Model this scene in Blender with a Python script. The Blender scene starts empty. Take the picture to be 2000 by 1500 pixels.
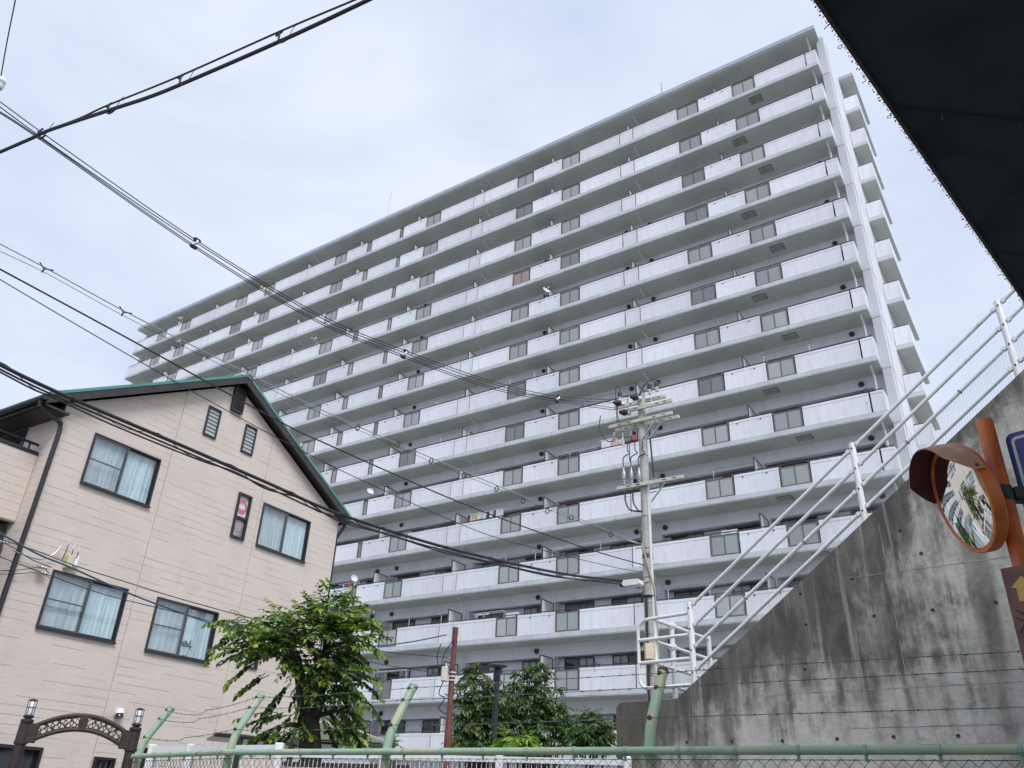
import bpy, math, random
from mathutils import Vector, Matrix
from mathutils.geometry import delaunay_2d_cdt
random.seed(7)
S = bpy.context.scene
COL = S.collection
R_ = math.radians
# ------------------------------------------------------------------ camera
CZ = 1.6                                   # eye height
F, PITCH, ROLL = 1565.16, 0.490983, 0.0463408
_r = Vector((1, 0, 0)); _u = Vector((0, -math.sin(PITCH), math.cos(PITCH))); FW = Vector((0, math.cos(PITCH), math.sin(PITCH)))
RT = math.cos(ROLL)*_r + math.sin(ROLL)*_u
UP = -math.sin(ROLL)*_r + math.cos(ROLL)*_u
cd = bpy.data.cameras.new('camera'); co = bpy.data.objects.new('camera', cd); COL.objects.link(co)
cd.sensor_width = 36; cd.lens = F/2000*36; cd.clip_start = .05; cd.clip_end = 3000
m3 = Matrix((RT, UP, -FW)).transposed()
co.matrix_world = Matrix.Translation((0, 0, CZ)) @ m3.to_4x4()
S.camera = co
EYE = Vector((0, 0, CZ))
# ------------------------------------------------------------------ sky, sun, exposure
SUN_EL, SUN_AZ = R_(50), R_(-68)           # direction the light comes from (azimuth from +X)
w = bpy.data.worlds.new('World'); S.world = w; w.use_nodes = True
nt = w.node_tree; nt.nodes.clear()
def N_(t, tree=None, **k):
    n = (tree or nt).nodes.new(t)
    for a, b in k.items(): setattr(n, a, b)
    return n
out = N_('ShaderNodeOutputWorld'); bg = N_('ShaderNodeBackground')
sky = N_('ShaderNodeTexSky', sky_type='NISHITA', sun_disc=False, sun_elevation=SUN_EL, sun_rotation=R_(90)-SUN_AZ)
sky.air_density = 1.2; sky.dust_density = 3.0; sky.ozone_density = 1.5
sc_ = N_('ShaderNodeVectorMath', operation='SCALE'); sc_.inputs['Scale'].default_value = .10
nt.links.new(sky.outputs[0], sc_.inputs[0])
tc = N_('ShaderNodeTexCoord'); mp = N_('ShaderNodeMapping'); mp.inputs['Scale'].default_value = (1, 1, 2.2)
nz = N_('ShaderNodeTexNoise'); nz.inputs['Scale'].default_value = 2.1; nz.inputs['Detail'].default_value = 7; nz.inputs['Roughness'].default_value = .52
nz.inputs['Distortion'].default_value = .35
cr = N_('ShaderNodeValToRGB')
cr.color_ramp.elements[0].position = .36; cr.color_ramp.elements[0].color = (.53, .60, .765, 1)
cr.color_ramp.elements[1].position = .64; cr.color_ramp.elements[1].color = (.70, .75, .86, 1)
mx = N_('ShaderNodeMix', data_type='RGBA'); mx.inputs[0].default_value = .88
nt.links.new(tc.outputs['Generated'], mp.inputs[0]); nt.links.new(mp.outputs[0], nz.inputs[0]); nt.links.new(nz.outputs[0], cr.inputs[0])
nt.links.new(sc_.outputs[0], mx.inputs[6]); nt.links.new(cr.outputs[0], mx.inputs[7])
nt.links.new(mx.outputs[2], bg.inputs[0]); bg.inputs[1].default_value = 1.0
nt.links.new(bg.outputs[0], out.inputs[0])
sl = bpy.data.lights.new('sun', 'SUN'); sl.energy = 2.0; sl.angle = R_(24); sl.color = (.97, .98, 1.0)
so = bpy.data.objects.new('sun', sl); COL.objects.link(so)
sd = Vector((math.cos(SUN_EL)*math.cos(SUN_AZ), math.cos(SUN_EL)*math.sin(SUN_AZ), math.sin(SUN_EL)))
so.rotation_euler = sd.to_track_quat('Z', 'Y').to_euler()
S.view_settings.view_transform = 'Standard'; S.view_settings.look = 'None'; S.view_settings.gamma = 1
S.view_settings.exposure = 0.38; S.view_settings.use_curve_mapping = False
try: S.cycles.max_bounces = 7
except Exception: pass
# ------------------------------------------------------------------ rays of the photograph (photo pixels, 2000 x 1500)
def ray(x, y): return (RT*((x-1000)/F) - UP*((y-750)/F) + FW).normalized()
def atr(x, y, r):
    v = ray(x, y); return EYE + v*(r/math.hypot(v.x, v.y))
def atz(x, y, z):
    v = ray(x, y); return EYE + v*((z-CZ)/v.z)
def axes(az):
    a = R_(az); return Vector((math.cos(a), math.sin(a), 0)), Vector((-math.sin(a), math.cos(a), 0))
def onpl(x, y, az, D):
    n, t = axes(az); v = ray(x, y); return EYE + v*(D/v.dot(n))
def onvert(x, y, A, B):                    # vertical plane through two ground points
    e = Vector((B[0]-A[0], B[1]-A[1], 0)); n = Vector((-e.y, e.x, 0)).normalized()
    v = ray(x, y); return EYE + v*(n.dot(Vector((A[0], A[1], 0)))/v.dot(n))
# ------------------------------------------------------------------ mesh helpers
class MB:
    def __init__(s): s.v = []; s.f = []; s.m = []; s.c = 0
    def add(s, vs, fs, c=None):
        o = len(s.v); s.v += [tuple(p) for p in vs]
        for f in fs: s.f.append(tuple(i+o for i in f)); s.m.append(s.c if c is None else c)
        return s
    def box(s, x0, x1, y0, y1, z0, z1, c=None):
        v = [(x0,y0,z0),(x1,y0,z0),(x1,y1,z0),(x0,y1,z0),(x0,y0,z1),(x1,y0,z1),(x1,y1,z1),(x0,y1,z1)]
        return s.add(v, [(0,3,2,1),(4,5,6,7),(0,1,5,4),(1,2,6,5),(2,3,7,6),(3,0,4,7)], c)
    def cbox(s, x0, x1, y0, y1, z0, z1, b=.01, c=None):      # chamfered box
        a = MB(); X = (x0, x1); Y = (y0, y1); Z = (z0, z1); v = []
        idx = {}
        for i in (0, 1):
            for j in (0, 1):
                for k in (0, 1):
                    sx, sy, sz = (1-2*i)*b, (1-2*j)*b, (1-2*k)*b
                    for q, p in enumerate(((X[i], Y[j]+sy, Z[k]+sz), (X[i]+sx, Y[j], Z[k]+sz), (X[i]+sx, Y[j]+sy, Z[k]))):
                        idx[i, j, k, q] = len(v); v.append(p)
        g = idx; fs = []
        fs += [(g[0,0,0,0], g[0,0,1,0], g[0,1,1,0], g[0,1,0,0]), (g[1,0,0,0], g[1,1,0,0], g[1,1,1,0], g[1,0,1,0])]
        fs += [(g[0,0,0,1], g[1,0,0,1], g[1,0,1,1], g[0,0,1,1]), (g[0,1,0,1], g[0,1,1,1], g[1,1,1,1], g[1,1,0,1])]
        fs += [(g[0,0,0,2], g[0,1,0,2], g[1,1,0,2], g[1,0,0,2]), (g[0,0,1,2], g[1,0,1,2], g[1,1,1,2], g[0,1,1,2])]
        for i in (0, 1):
            for j in (0, 1):
                fs.append((g[i,j,0,0], g[i,j,0,1], g[i,j,1,1], g[i,j,1,0]))
                fs.append((g[i,0,j,0], g[i,0,j,2], g[i,1,j,2], g[i,1,j,0]))
                fs.append((g[0,i,j,1], g[0,i,j,2], g[1,i,j,2], g[1,i,j,1]))
                for k in (0, 1): fs.append((g[i,j,k,0], g[i,j,k,1], g[i,j,k,2]))
        return s.add(v, fs, c)
    def obox(s, o, X, Y, Z, c=None):                         # origin corner + three edge vectors
        o = Vector(o); v = [o, o+X, o+X+Y, o+Y, o+Z, o+X+Z, o+X+Y+Z, o+Y+Z]
        return s.add(v, [(0,3,2,1),(4,5,6,7),(0,1,5,4),(1,2,6,5),(2,3,7,6),(3,0,4,7)], c)
    def beam(s, a, b, wd, h, c=None):                         # box along a-b, width wd, height h
        a = Vector(a); b = Vector(b); d = (b-a); side = d.cross(Vector((0,0,1)))
        side = Vector((1,0,0)) if side.length < 1e-6 else side.normalized()
        up = side.cross(d).normalized()
        return s.obox(a-side*wd/2-up*h/2, d, side*wd, up*h, c)
    def tube(s, pts, r, n=8, cap=True, c=None):
        P = [Vector(p) for p in pts]; k = len(P); rs = r if isinstance(r, (list, tuple)) else [r]*k
        t0 = (P[1]-P[0]).normalized(); a = t0.cross(Vector((0,0,1)))
        if a.length < .05: a = t0.cross(Vector((0,1,0)))
        a.normalize(); vs = []
        for i, p in enumerate(P):
            t = (P[min(i+1, k-1)]-P[max(i-1, 0)]).normalized()
            a = (a - t*a.dot(t)); a.normalize(); b = t.cross(a)
            for j in range(n):
                q = 2*math.pi*j/n; vs.append(p + (a*math.cos(q)+b*math.sin(q))*rs[i])
        fs = [(i*n+j, i*n+(j+1)%n, (i+1)*n+(j+1)%n, (i+1)*n+j) for i in range(k-1) for j in range(n)]
        if cap: fs += [tuple(range(n))[::-1], tuple((k-1)*n+j for j in range(n))]
        return s.add(vs, fs, c)
    def stube(s, pts, r, n=8, k=5, c=None):                   # tube through smoothed points
        P = [Vector(p) for p in pts]; o = []
        for i in range(len(P)-1):
            a, b, d, e = P[max(i-1, 0)], P[i], P[i+1], P[min(i+2, len(P)-1)]
            for j in range(k):
                t = j/k; o.append(.5*(2*b+(d-a)*t+(2*a-5*b+4*d-e)*t*t+(3*b-a-3*d+e)*t**3))
        return s.tube(o+[P[-1]], r, n, c=c)
    def lathe(s, prof, o=(0,0,0), ax=(0,0,1), n=16, c=None):  # prof: (radius, along axis)
        ax = Vector(ax).normalized(); a = ax.cross(Vector((0,0,1)))
        a = Vector((1,0,0)) if a.length < .05 else a.normalized()
        b = ax.cross(a); o = Vector(o); vs = []
        for r, h in prof:
            for j in range(n):
                q = 2*math.pi*j/n; vs.append(o+ax*h+(a*math.cos(q)+b*math.sin(q))*max(r, 1e-4))
        k = len(prof)
        fs = [(i*n+j, i*n+(j+1)%n, (i+1)*n+(j+1)%n, (i+1)*n+j) for i in range(k-1) for j in range(n)]
        fs += [tuple(range(n))[::-1], tuple((k-1)*n+j for j in range(n))]
        return s.add(vs, fs, c)
    def prism(s, poly, vec, c=None):                          # 3-D polygon extruded
        P = [Vector(p) for p in poly]; n = len(P); vec = Vector(vec)
        return s.add(P+[p+vec for p in P], [tuple(range(n))[::-1], tuple(range(n, 2*n))]+[(i, (i+1) % n, n+(i+1) % n, n+i) for i in range(n)], c)
    def torus(s, o, ax, R, r, n=16, k=6, a0=0, a1=2*math.pi, c=None):
        ax = Vector(ax).normalized(); a = ax.cross(Vector((0,0,1)))
        a = Vector((1,0,0)) if a.length < .05 else a.normalized()
        b = a.cross(ax) if False else ax.cross(a); o = Vector(o)
        pts = [o+(a*math.cos(a0+(a1-a0)*i/n)+b*math.sin(a0+(a1-a0)*i/n))*R for i in range(n+1)]
        return s.tube(pts, r, k, c=c)
    def mesh(s, name, mats, smooth=False):
        me = bpy.data.meshes.new(name); me.from_pydata(s.v, [], s.f)
        for m in (mats if isinstance(mats, (list, tuple)) else [mats]): me.materials.append(m)
        me.polygons.foreach_set('material_index', s.m)
        if smooth: me.polygons.foreach_set('use_smooth', [True]*len(s.f))
        me.update()
        if smooth:
            try: me.set_sharp_from_angle(angle=R_(38))
            except Exception: pass
        return me
    def build(s, name, mats, parent=None, loc=(0,0,0), smooth=False): return ob(name, s.mesh(name, mats, smooth), parent, loc)
def ob(name, me, parent=None, loc=(0,0,0), rot=None, **props):
    o = bpy.data.objects.new(name, me); COL.objects.link(o)
    if parent: o.parent = parent
    o.location = loc
    if rot: o.rotation_euler = rot
    for k, v in props.items(): o[k] = v
    return o
def thing(name, label, cat, loc=(0,0,0), rz=0, group=None):
    o = ob(name, None, None, loc, (0, 0, rz)); o.empty_display_size = .2
    return tag(o, label, cat, group)
def tag(o, label=None, cat=None, group=None, kind=None):
    if label: o['label'] = label
    if cat: o['category'] = cat
    if group: o['group'] = group
    if kind: o['kind'] = kind
    return o
# ------------------------------------------------------------------ materials
def mat(name, col, rough=.6, var=.0, scale=3., col2=None, streak=0., streak_col=None, bump=0., bscale=60., metal=0., spec=.5, fine=0., trans=0., lo=.42, hi=.62, sstr=(6, 6, .5), slo=.5, shi=.72):
    m = bpy.data.materials.new(name); m.use_nodes = True; t = m.node_tree; b = t.nodes['Principled BSDF']
    b.inputs['Roughness'].default_value = rough; b.inputs['Metallic'].default_value = metal
    b.inputs['Specular IOR Level'].default_value = spec
    if trans: b.inputs['Transmission Weight'].default_value = trans
    c = tuple(col)+(1,); tcn = N_('ShaderNodeTexCoord', t); last = None
    src = tcn.outputs['Object']
    def noise(sc, det=5, vec=None):
        n = N_('ShaderNodeTexNoise', t); n.inputs['Scale'].default_value = sc; n.inputs['Detail'].default_value = det
        t.links.new(vec or src, n.inputs['Vector']); return n
    def mixc(fac, a, bcol):
        x = N_('ShaderNodeMix', t, data_type='RGBA'); t.links.new(fac, x.inputs[0])
        if hasattr(a, 'node'): t.links.new(a, x.inputs[6])
        else: x.inputs[6].default_value = a
        x.inputs[7].default_value = bcol; return x.outputs[2]
    def ramp(src_, l, h):
        r = N_('ShaderNodeMapRange', t, interpolation_type='SMOOTHSTEP'); r.inputs[1].default_value = l; r.inputs[2].default_value = h
        t.links.new(src_, r.inputs[0]); return r.outputs[0]
    cur = c
    if var or col2:
        c2 = tuple(col2)+(1,) if col2 else tuple(x*(1-var) for x in col)+(1,)
        cur = mixc(ramp(noise(scale).outputs[0], lo, hi), cur, c2)
    if fine:
        n = noise(scale*14, 3); cur = mixc(ramp(n.outputs[0], .35, .8), cur, tuple(x*(1-fine) for x in col)+(1,))
    if streak:
        mpn = N_('ShaderNodeMapping', t); mpn.inputs['Scale'].default_value = sstr; t.links.new(src, mpn.inputs[0])
        n = noise(1, 6, mpn.outputs[0]); r = ramp(n.outputs[0], slo, shi)
        mu = N_('ShaderNodeMath', t, operation='MULTIPLY'); t.links.new(r, mu.inputs[0]); mu.inputs[1].default_value = streak
        cur = mixc(mu.outputs[0], cur, tuple(streak_col or (x*.4 for x in col))+(1,))
    if hasattr(cur, 'node'): t.links.new(cur, b.inputs['Base Color'])
    else: b.inputs['Base Color'].default_value = cur
    if bump:
        n = noise(bscale, 4); bp = N_('ShaderNodeBump', t); bp.inputs['Strength'].default_value = bump; bp.inputs['Distance'].default_value = .02
        t.links.new(n.outputs[0], bp.inputs['Height']); t.links.new(bp.outputs[0], b.inputs['Normal'])
    return m
M = {}
M['panel'] = mat('white_parapet_paint', (.80, .825, .87), .55, var=.06, scale=.9, streak=.3, streak_col=(.50, .50, .485), sstr=(3.4, 3.4, .5), bump=.05)
def vary(m, amt):                          # small tone change from piece to piece
    t = m.node_tree; b = t.nodes['Principled BSDF']; src = b.inputs['Base Color'].links[0].from_socket
    oi = N_('ShaderNodeObjectInfo', t); r = N_('ShaderNodeMapRange', t); r.inputs[3].default_value = 1-amt; r.inputs[4].default_value = 1.0
    h = N_('ShaderNodeVectorMath', t, operation='SCALE'); t.links.new(oi.outputs['Random'], r.inputs[0]); t.links.new(src, h.inputs[0]); t.links.new(r.outputs[0], h.inputs['Scale']); t.links.new(h.outputs[0], b.inputs['Base Color'])
vary(M['panel'], .15)
M['fascia'] = mat('grey_slab_paint', (.56, .57, .60), .65, var=.12, scale=.8, streak=.3, streak_col=(.3, .3, .3), sstr=(4, 4, .8))
M['slab'] = mat('slab_soffit_paint', (.64, .655, .60), .8, var=.14, scale=.6, fine=.06)
M['twall'] = mat('light_grey_wall_paint', (.74, .755, .79), .75, var=.08, scale=.7, streak=.15, streak_col=(.42, .42, .42), sstr=(3, 3, .4))
M['endwall'] = mat('pale_end_wall_paint', (.74, .75, .78), .7, var=.07, scale=.5, streak=.2, streak_col=(.45, .43, .40), sstr=(3, 3, .2))
M['brown'] = mat('dark_brown_steel', (.075, .055, .05), .45, var=.3, scale=5)
M['brownframe'] = mat('brown_aluminium_frame', (.15, .115, .10), .45, var=.25, scale=5)
M['frost'] = mat('frosted_glass', (.40, .44, .435), .22, var=.16, scale=.8, lo=.3, hi=.7)
M['frost2'] = mat('frosted_glass_pale', (.50, .54, .53), .22, var=.2, scale=.9, lo=.3, hi=.7)
M['frostd'] = mat('frosted_glass_dim', (.28, .31, .31), .18, var=.25, scale=.9, lo=.3, hi=.7)
for q_ in ('frost', 'frost2', 'frostd'): vary(M[q_], .22)
M['frostb'] = mat('frosted_glass_tan', (.40, .31, .26), .25, var=.2, scale=.9)
M['darkglass'] = mat('dark_window_glass', (.018, .02, .024), .06, spec=.6)
M['curtain'] = mat('window_with_curtain', (.33, .36, .38), .15, var=.3, scale=6)
M['winframe'] = mat('black_window_frame', (.03, .028, .03), .4)
M['part'] = mat('white_partition_board', (.76, .77, .77), .6, var=.06, scale=2)
M['pipe'] = mat('white_plastic_pipe', (.70, .71, .72), .5, var=.1, scale=3)
M['vent'] = mat('black_vent_hood', (.03, .032, .035), .5)
M['hatchf'] = mat('hatch_frame', (.20, .185, .17), .5)
M['hatch'] = mat('hatch_steel', (.42, .41, .38), .5, var=.35, scale=6)
M['metal'] = mat('grey_galvanised_steel', (.42, .43, .44), .45, var=.2, scale=8, metal=.6)
M['black'] = mat('black_rubber', (.018, .018, .021), .5, var=.2, scale=8)
M['cable'] = mat('black_cable_sheath', (.022, .021, .027), .5)
M['bluecable'] = mat('blue_grey_cable', (.05, .09, .14), .5)
M['white'] = mat('white_enamel', (.80, .80, .79), .4, var=.05, scale=4)
M['whiterail'] = mat('white_railing_paint', (.78, .78, .76), .45, var=.05, scale=4, streak=.45, streak_col=(.36, .24, .16), sstr=(11, 11, 6), slo=.60, shi=.76)
M['rust'] = mat('rusty_bolt', (.14, .06, .035), .8, var=.4, scale=30)
M['cream'] = mat('cream_paint', (.66, .58, .38), .5, var=.08, scale=6)
M['ceramic'] = mat('cream_ceramic', (.68, .62, .54), .25, var=.1, scale=12)
M['arm'] = mat('cream_cross_arm', (.58, .56, .46), .5, var=.15, scale=8, streak=.3, streak_col=(.25, .18, .10), sstr=(14, 14, 6), slo=.6)
M['polecon'] = mat('concrete_pole', (.42, .40, .36), .8, var=.25, scale=5, fine=.15, streak=.3, streak_col=(.2, .19, .17), sstr=(8, 8, .7))
# ------------------------------------------------------------------ ground
M['ground'] = mat('pale_paving_ground', (.30, .30, .285), .9, var=.25, scale=.5, fine=.15, bump=.2)
M['asphalt'] = mat('asphalt', (.055, .055, .057), .9, var=.2, scale=.7, fine=.3, bump=.3, bscale=200)
g = MB().add([(-600,-600,0),(600,-600,0),(600,600,0),(-600,600,0)], [(0,1,2,3)]).build('ground', M['ground']); tag(g, kind='structure')
nF, tF = axes(53.18)
def P2(n, t, a=nF, b=tF): return a*n+b*t
rd = MB().add([tuple(P2(-3.2, -60)+Vector((0,0,.004))), tuple(P2(3.4, -60)+Vector((0,0,.004))), tuple(P2(3.4, 60)+Vector((0,0,.004))), tuple(P2(-3.2, 60)+Vector((0,0,.004)))], [(0,1,2,3)]).build('road', M['asphalt'])
tag(rd, kind='structure')
M['line'] = mat('white_road_paint', (.7, .7, .68), .7, var=.25, scale=6)
rl = MB().add([tuple(P2(3.0, -60)+Vector((0,0,.008))), tuple(P2(3.15, -60)+Vector((0,0,.008))), tuple(P2(3.15, 60)+Vector((0,0,.008))), tuple(P2(3.0, 60)+Vector((0,0,.008)))], [(0,1,2,3)]).build('road_marking', M['line'])
tag(rl, kind='structure')
M['kerb'] = mat('kerb_concrete', (.33, .33, .32), .85, var=.2, scale=3)
kb = MB(); kb.obox(P2(3.4, -60), nF*.18, tF*120, Vector((0,0,.14))); tag(kb.build('kerb', M['kerb']), kind='structure')
pv = MB(); pv.obox(P2(3.58, -60), nF*1.9, tF*120, Vector((0,0,.12))); tag(pv.build('pavement', M['ground']), kind='structure')
# ------------------------------------------------------------------ apartment building (local: x = right, y = away, z up)
PHI = 55.0618; DT = 35.44; nT, tT = axes(PHI)
apt = thing('apartment_building', 'long white high-rise apartment block with balconies along every floor', 'building', nT*DT, R_(PHI-90))
RZ0 = CZ+40.0; FH = 2.8
XL, XR = -71.0, -4.37                       # balcony ends
WIDE = [(8.02,9.43),(11.6,13.03),(20.05,21.45),(23.76,25.12),(32.03,33.43),(41.77,43.13),(50.4,51.7),(54.0,55.5),(62.04,63.5),(65.75,67.24)]
NARROW = [(35.72,36.1),(39.04,39.55)]
SEAMS = [5.0, 16.1, 17.05, 28.0, 28.95, 46.3, 47.16, 58.43, 59.3, 70.4]
BOUND_DOT = [10.6, 22.4, 34.55, 40.6, 52.8, 64.6]
BOUND_PIPE = [16.6, 28.5, 46.7, 58.9]
bounds = [4.37]+sorted(BOUND_DOT+BOUND_PIPE)+[71.0]
glass = sorted([(a, b, 2) for a, b in WIDE]+[(a, b, 1) for a, b in NARROW])
# panel intervals
cuts = [4.37]
panels = []
edges = []
u = 4.37
for a, b, n in glass:
    edges.append((u, a)); u = b
edges.append((u, 71.0))
for a, b in edges:
    q = [a]+[s for s in SEAMS if a < s < b]+[b]
    for i in range(len(q)-1): panels.append((q[i]+(.04 if i else .02), q[i+1]-(.04 if i < len(q)-2 else .02)))
def panel_mesh(wd):
    m = MB(); m.cbox(-wd, 0, .03, .14, -1.115, -.235, .006); m.cbox(-wd, 0, .022, .15, -.228, -.10, .008); return m.mesh('parapet_panel', M['panel'])
pm = {}
def glass_mesh(wd, n):
    m = MB(); f = .055
    m.box(-wd, -wd+f, .04, .12, -1.12, -.03); m.box(-f, 0, .04, .12, -1.12, -.03)
    m.box(-wd+f, -f, .045, .115, -.17, -.125); m.box(-wd+f, -f, .045, .115, -1.1, -1.045)
    if n == 2: m.box(-wd/2-.02, -wd/2+.02, .047, .113, -1.045, -.17)
    return m.mesh('glass_frame', M['brownframe'])
def pane_mesh(wd, mt): return MB().box(-wd, 0, .07, .085, -1.045, -.17).mesh('pane', mt)
# slab
def slab_mesh():
    m = MB(); m.c = 0
    m.box(XL, XR, 0, 1.97, -1.355, -1.12, 0)
    m.box(XL+.01, XR-.01, .014, 1.97, -1.40, -1.356, 1)
    m.box(XL+.03, XR-.03, .10, 1.96, -1.412, -1.401, 2)
    return m
sm = slab_mesh().mesh('balcony', [M['fascia'], M['fascia'], M['slab']])
rail_m = MB(); rail_m.box(XL+.03, XR-.03, .055, .105, -.035, 0)
for i in range(75):
    x = XL+.3+i*.9
    if x < XR: rail_m.box(x-.015, x+.015, .065, .095, -.10, -.035)
rail_m.box(XR-.08, XR-.03, .105, 1.02, -.035, 0); rail_m.box(XL+.03, XL+.08, .105, 1.3, -.035, 0)
rail_m = rail_m.mesh('handrail', M['brown'])
ret_m = MB().cbox(XR-.11, XR-.002, .16, 1.03, -1.115, -.10, .006).mesh('parapet_return', M['panel'])
retl_m = MB().cbox(XL+.002, XL+.11, .16, 1.4, -1.115, -.10, .006).mesh('parapet_return', M['panel'])
prt = MB(); prt.box(-.015, .015, .23, 1.35, -1.0, .66, 0)
prt.box(-.03, .03, .18, .23, -1.1, .71, 1); prt.box(-.03, .03, 1.35, 1.398, -1.1, .71, 1); prt.box(-.03, .03, .23, 1.35, .66, .71, 1)
prt = prt.mesh('partition', [M['part'], M['brown']])
pip = MB(); pip.tube([(0, .45, 1.39), (0, .47, 1.32), (0, 1.1, 1.12), (0, 1.2, 1.02), (0, 1.2, -1.1)], .05, 8); pip = pip.mesh('downpipe', M['pipe'], True)
pipe_end = MB(); pipe_end.tube([(0, .3, 1.39), (0, .32, 1.30), (0, .75, 1.1), (0, .8, 1.0), (0, .8, -1.1)], .055, 8); pipe_end = pipe_end.mesh('downpipe', M['pipe'], True)
dot_m = MB().lathe([(.035, 0), (.035, .03), (.02, .04)], (0, .03, 0), (0, -1, 0), 8).mesh('drain_spout', M['vent'])
ven = MB().lathe([(.11, 0), (.13, .02), (.13, .10), (.10, .14), (.09, .145)], (0, 0, 0), (0, -1, 0), 12).mesh('vent', M['vent'], True)
hat = MB(); hat.box(-.36, .36, -.3, .3, -.03, 0, 0); hat.box(-.325, .325, -.265, .265, -.045, -.031, 1); hat = hat.mesh('escape_hatch', [M['hatchf'], M['hatch']])
JC = [0, 1, 2, 3, 4, 5, 6, 7]
rnd = random.Random(3)
pane_cache = {}
jnt_m = MB().box(-.012, .012, -.0025, .02, -1.355, -1.12).mesh('slab_joint', M['slab'])
for k in range(15):
    z = RZ0-FH*k
    bal = ob('balcony', sm, apt, (0, 0, z))
    ob('handrail', rail_m, bal); ob('parapet_return', ret_m, bal); ob('parapet_return', retl_m, bal)
    if k == 14: continue
    for a, b in panels:
        wd = round(b-a, 3)
        if wd not in pm: pm[wd] = panel_mesh(wd)
        ob('parapet_panel', pm[wd], bal, (-a, 0, 0))
    for a, b, n in glass:
        wd = round(b-a-.06, 3); key = (wd, n)
        if key not in pm: pm[key] = glass_mesh(wd, n)
        ob('glass_frame', pm[key], bal, (-a-.03, 0, 0))
        pw = round((wd-.15)/2, 3) if n == 2 else round(wd-.11, 3)
        r = rnd.random(); kind = 'frost'
        if r < .22: kind = 'frostd'
        elif r < .45: kind = 'frost2'
        if k == 3 and a == 23.76: kind = 'frostb'
        if (pw, kind) not in pane_cache: pane_cache[pw, kind] = pane_mesh(pw, M[kind])
        for q in range(n): ob('pane', pane_cache[pw, kind], bal, (-a-.03-.055-q*(pw+.04), 0, 0))
    for bd in BOUND_DOT:
        ob('partition', prt, bal, (-bd, 0, 0))
        for s_ in (-.55, .6): ob('drain_spout', dot_m, bal, (-bd+s_, 0, -.27))
    for bd in BOUND_PIPE:
        ob('partition', prt, bal, (-bd, 0, 0)); ob('downpipe', pip, bal, (-bd+.42, 0, 0))
    ob('downpipe', pipe_end, bal, (-4.75, 0, 0))
    ob('escape_hatch', hat, bal, (-(8.21 if k % 2 == 0 else 9.47), .63, -1.413))
    for uu in (11, 22.6, 34.3, 46, 58): ob('slab_joint', jnt_m, bal, (-uu, 0, 0))
# walls behind the balconies
tw = MB(); WINS = []
tw.box(-70.9, -4.36, 2.2, 10.8, 0, RZ0+1.4)
for k in range(15):
    z = RZ0-FH*k; fl = z-1.12
    tw.box(-70.95, -4.36, 1.4, 1.72, z+.78, z+(1.397 if k else 1.42))        # beam
    tw.box(-70.92, -4.365, 1.95, 2.2, fl, z+.78)
    for i in range(len(bounds)-1):
        a, b = bounds[i], bounds[i+1]
        flip = b in BOUND_DOT or (i == len(bounds)-2)                        # pier side
        pa, pb = (a+.55, b-.12) if (a in BOUND_PIPE or a == 4.37) else (a+.12, b-.55)
        if b == 71.0: pb = b-.5
        tw.box(-pa, -(a-.0 if i else a), 1.401, 1.951, fl, z+.779)
        tw.box(-b, -pb, 1.401, 1.951, fl, z+.779)
        L = pb-pa; w1 = 1.72; g0 = .32
        for s_ in (0, 1):
            c0 = pa+g0 if s_ == 0 else pb-g0-w1
            WINS.append((k, c0, w1, i*2+s_))
    # head casing strips
tw.build('wall', M['twall'], apt)
def win_mesh(flip):
    m = MB(); W, H = 1.72, 1.84
    m.box(-W, 0, 0, .08, H-.05, H); m.box(-W, 0, 0, .08, 0, .06); m.box(-W, -W+.05, .001, .079, .06, H-.05); m.box(-.05, 0, .001, .079, .06, H-.05)
    m.box(-W/2-.03, -W/2+.03, -.005, .078, .06, H-.05)
    x0, x1 = (-W+.05, -W/2-.03) if not flip else (-W/2+.03, -.05)
    m.box(x0, x1, .01, .07, H-.42, H-.38); m.box((x0+x1)/2-.015, (x0+x1)/2+.015, .012, .068, H-.38, H-.05)
    return m.mesh('window', M['winframe'])
wm = [win_mesh(0), win_mesh(1)]
wp = {q: MB().box(-.83, -.05, .03, .045, .06, 1.79).mesh('pane', M[q]) for q in ('darkglass', 'curtain')}
for k, c0, w1, idx in WINS:
    if k == 14: continue
    z = RZ0-FH*k-1.12
    wo = ob('window', wm[idx % 2], apt, (-c0, 1.868, z+.02))
    for q in (0, 1):
        cur = 'curtain' if rnd.random() < (.28 if k > 8 else .15) else 'darkglass'
        ob('pane', wp[cur], wo, (-q*.84, 0, 0))
for k in range(14):
    z = RZ0-FH*k
    for bd, offs in ((16.6, (-.8, .8)), (22.4, (.95,)), (34.55, (-.75, .85)), (40.6, (.9,)), (46.7, (.9,)), (52.8, (-.8, .8)), (64.6, (.9,))):
        for q in offs: ob('vent', ven, apt, (-bd-q, 1.4, z+1.1))
    ob('vent', ven, apt, (-5.45, 1.4, z+1.05))
for k in range(14):                         # pier joint strips
    z = RZ0-FH*k
# roof
rf = MB(); rf.box(-71.25, -4.20, -.06, 11.0, RZ0+1.5, RZ0+1.80, 0); rf.box(-71.2, -4.25, .0, 10.9, RZ0+1.42, RZ0+1.5, 1)
M['roofedge'] = mat('blue_grey_roof_edge', (.40, .43, .50), .6, var=.12, scale=1)
ro = rf.build('roof', [M['roofedge'], M['slab']], apt)
for uu in (12, 19.5, 27, 34.5, 42, 49.5, 57, 64.5): MB().box(-uu-.02, -uu+.02, -.067, -.055, RZ0+1.5, RZ0+1.80).build('roof_joint', M['fascia'], ro)
for uu, h in ((38.2, 3.2), (14.1, 1.6)): MB().tube([(-uu, .5, RZ0+1.8), (-uu, .5, RZ0+1.8+h)], .035, 6).build('lightning_rod', M['metal'], ro)
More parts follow.
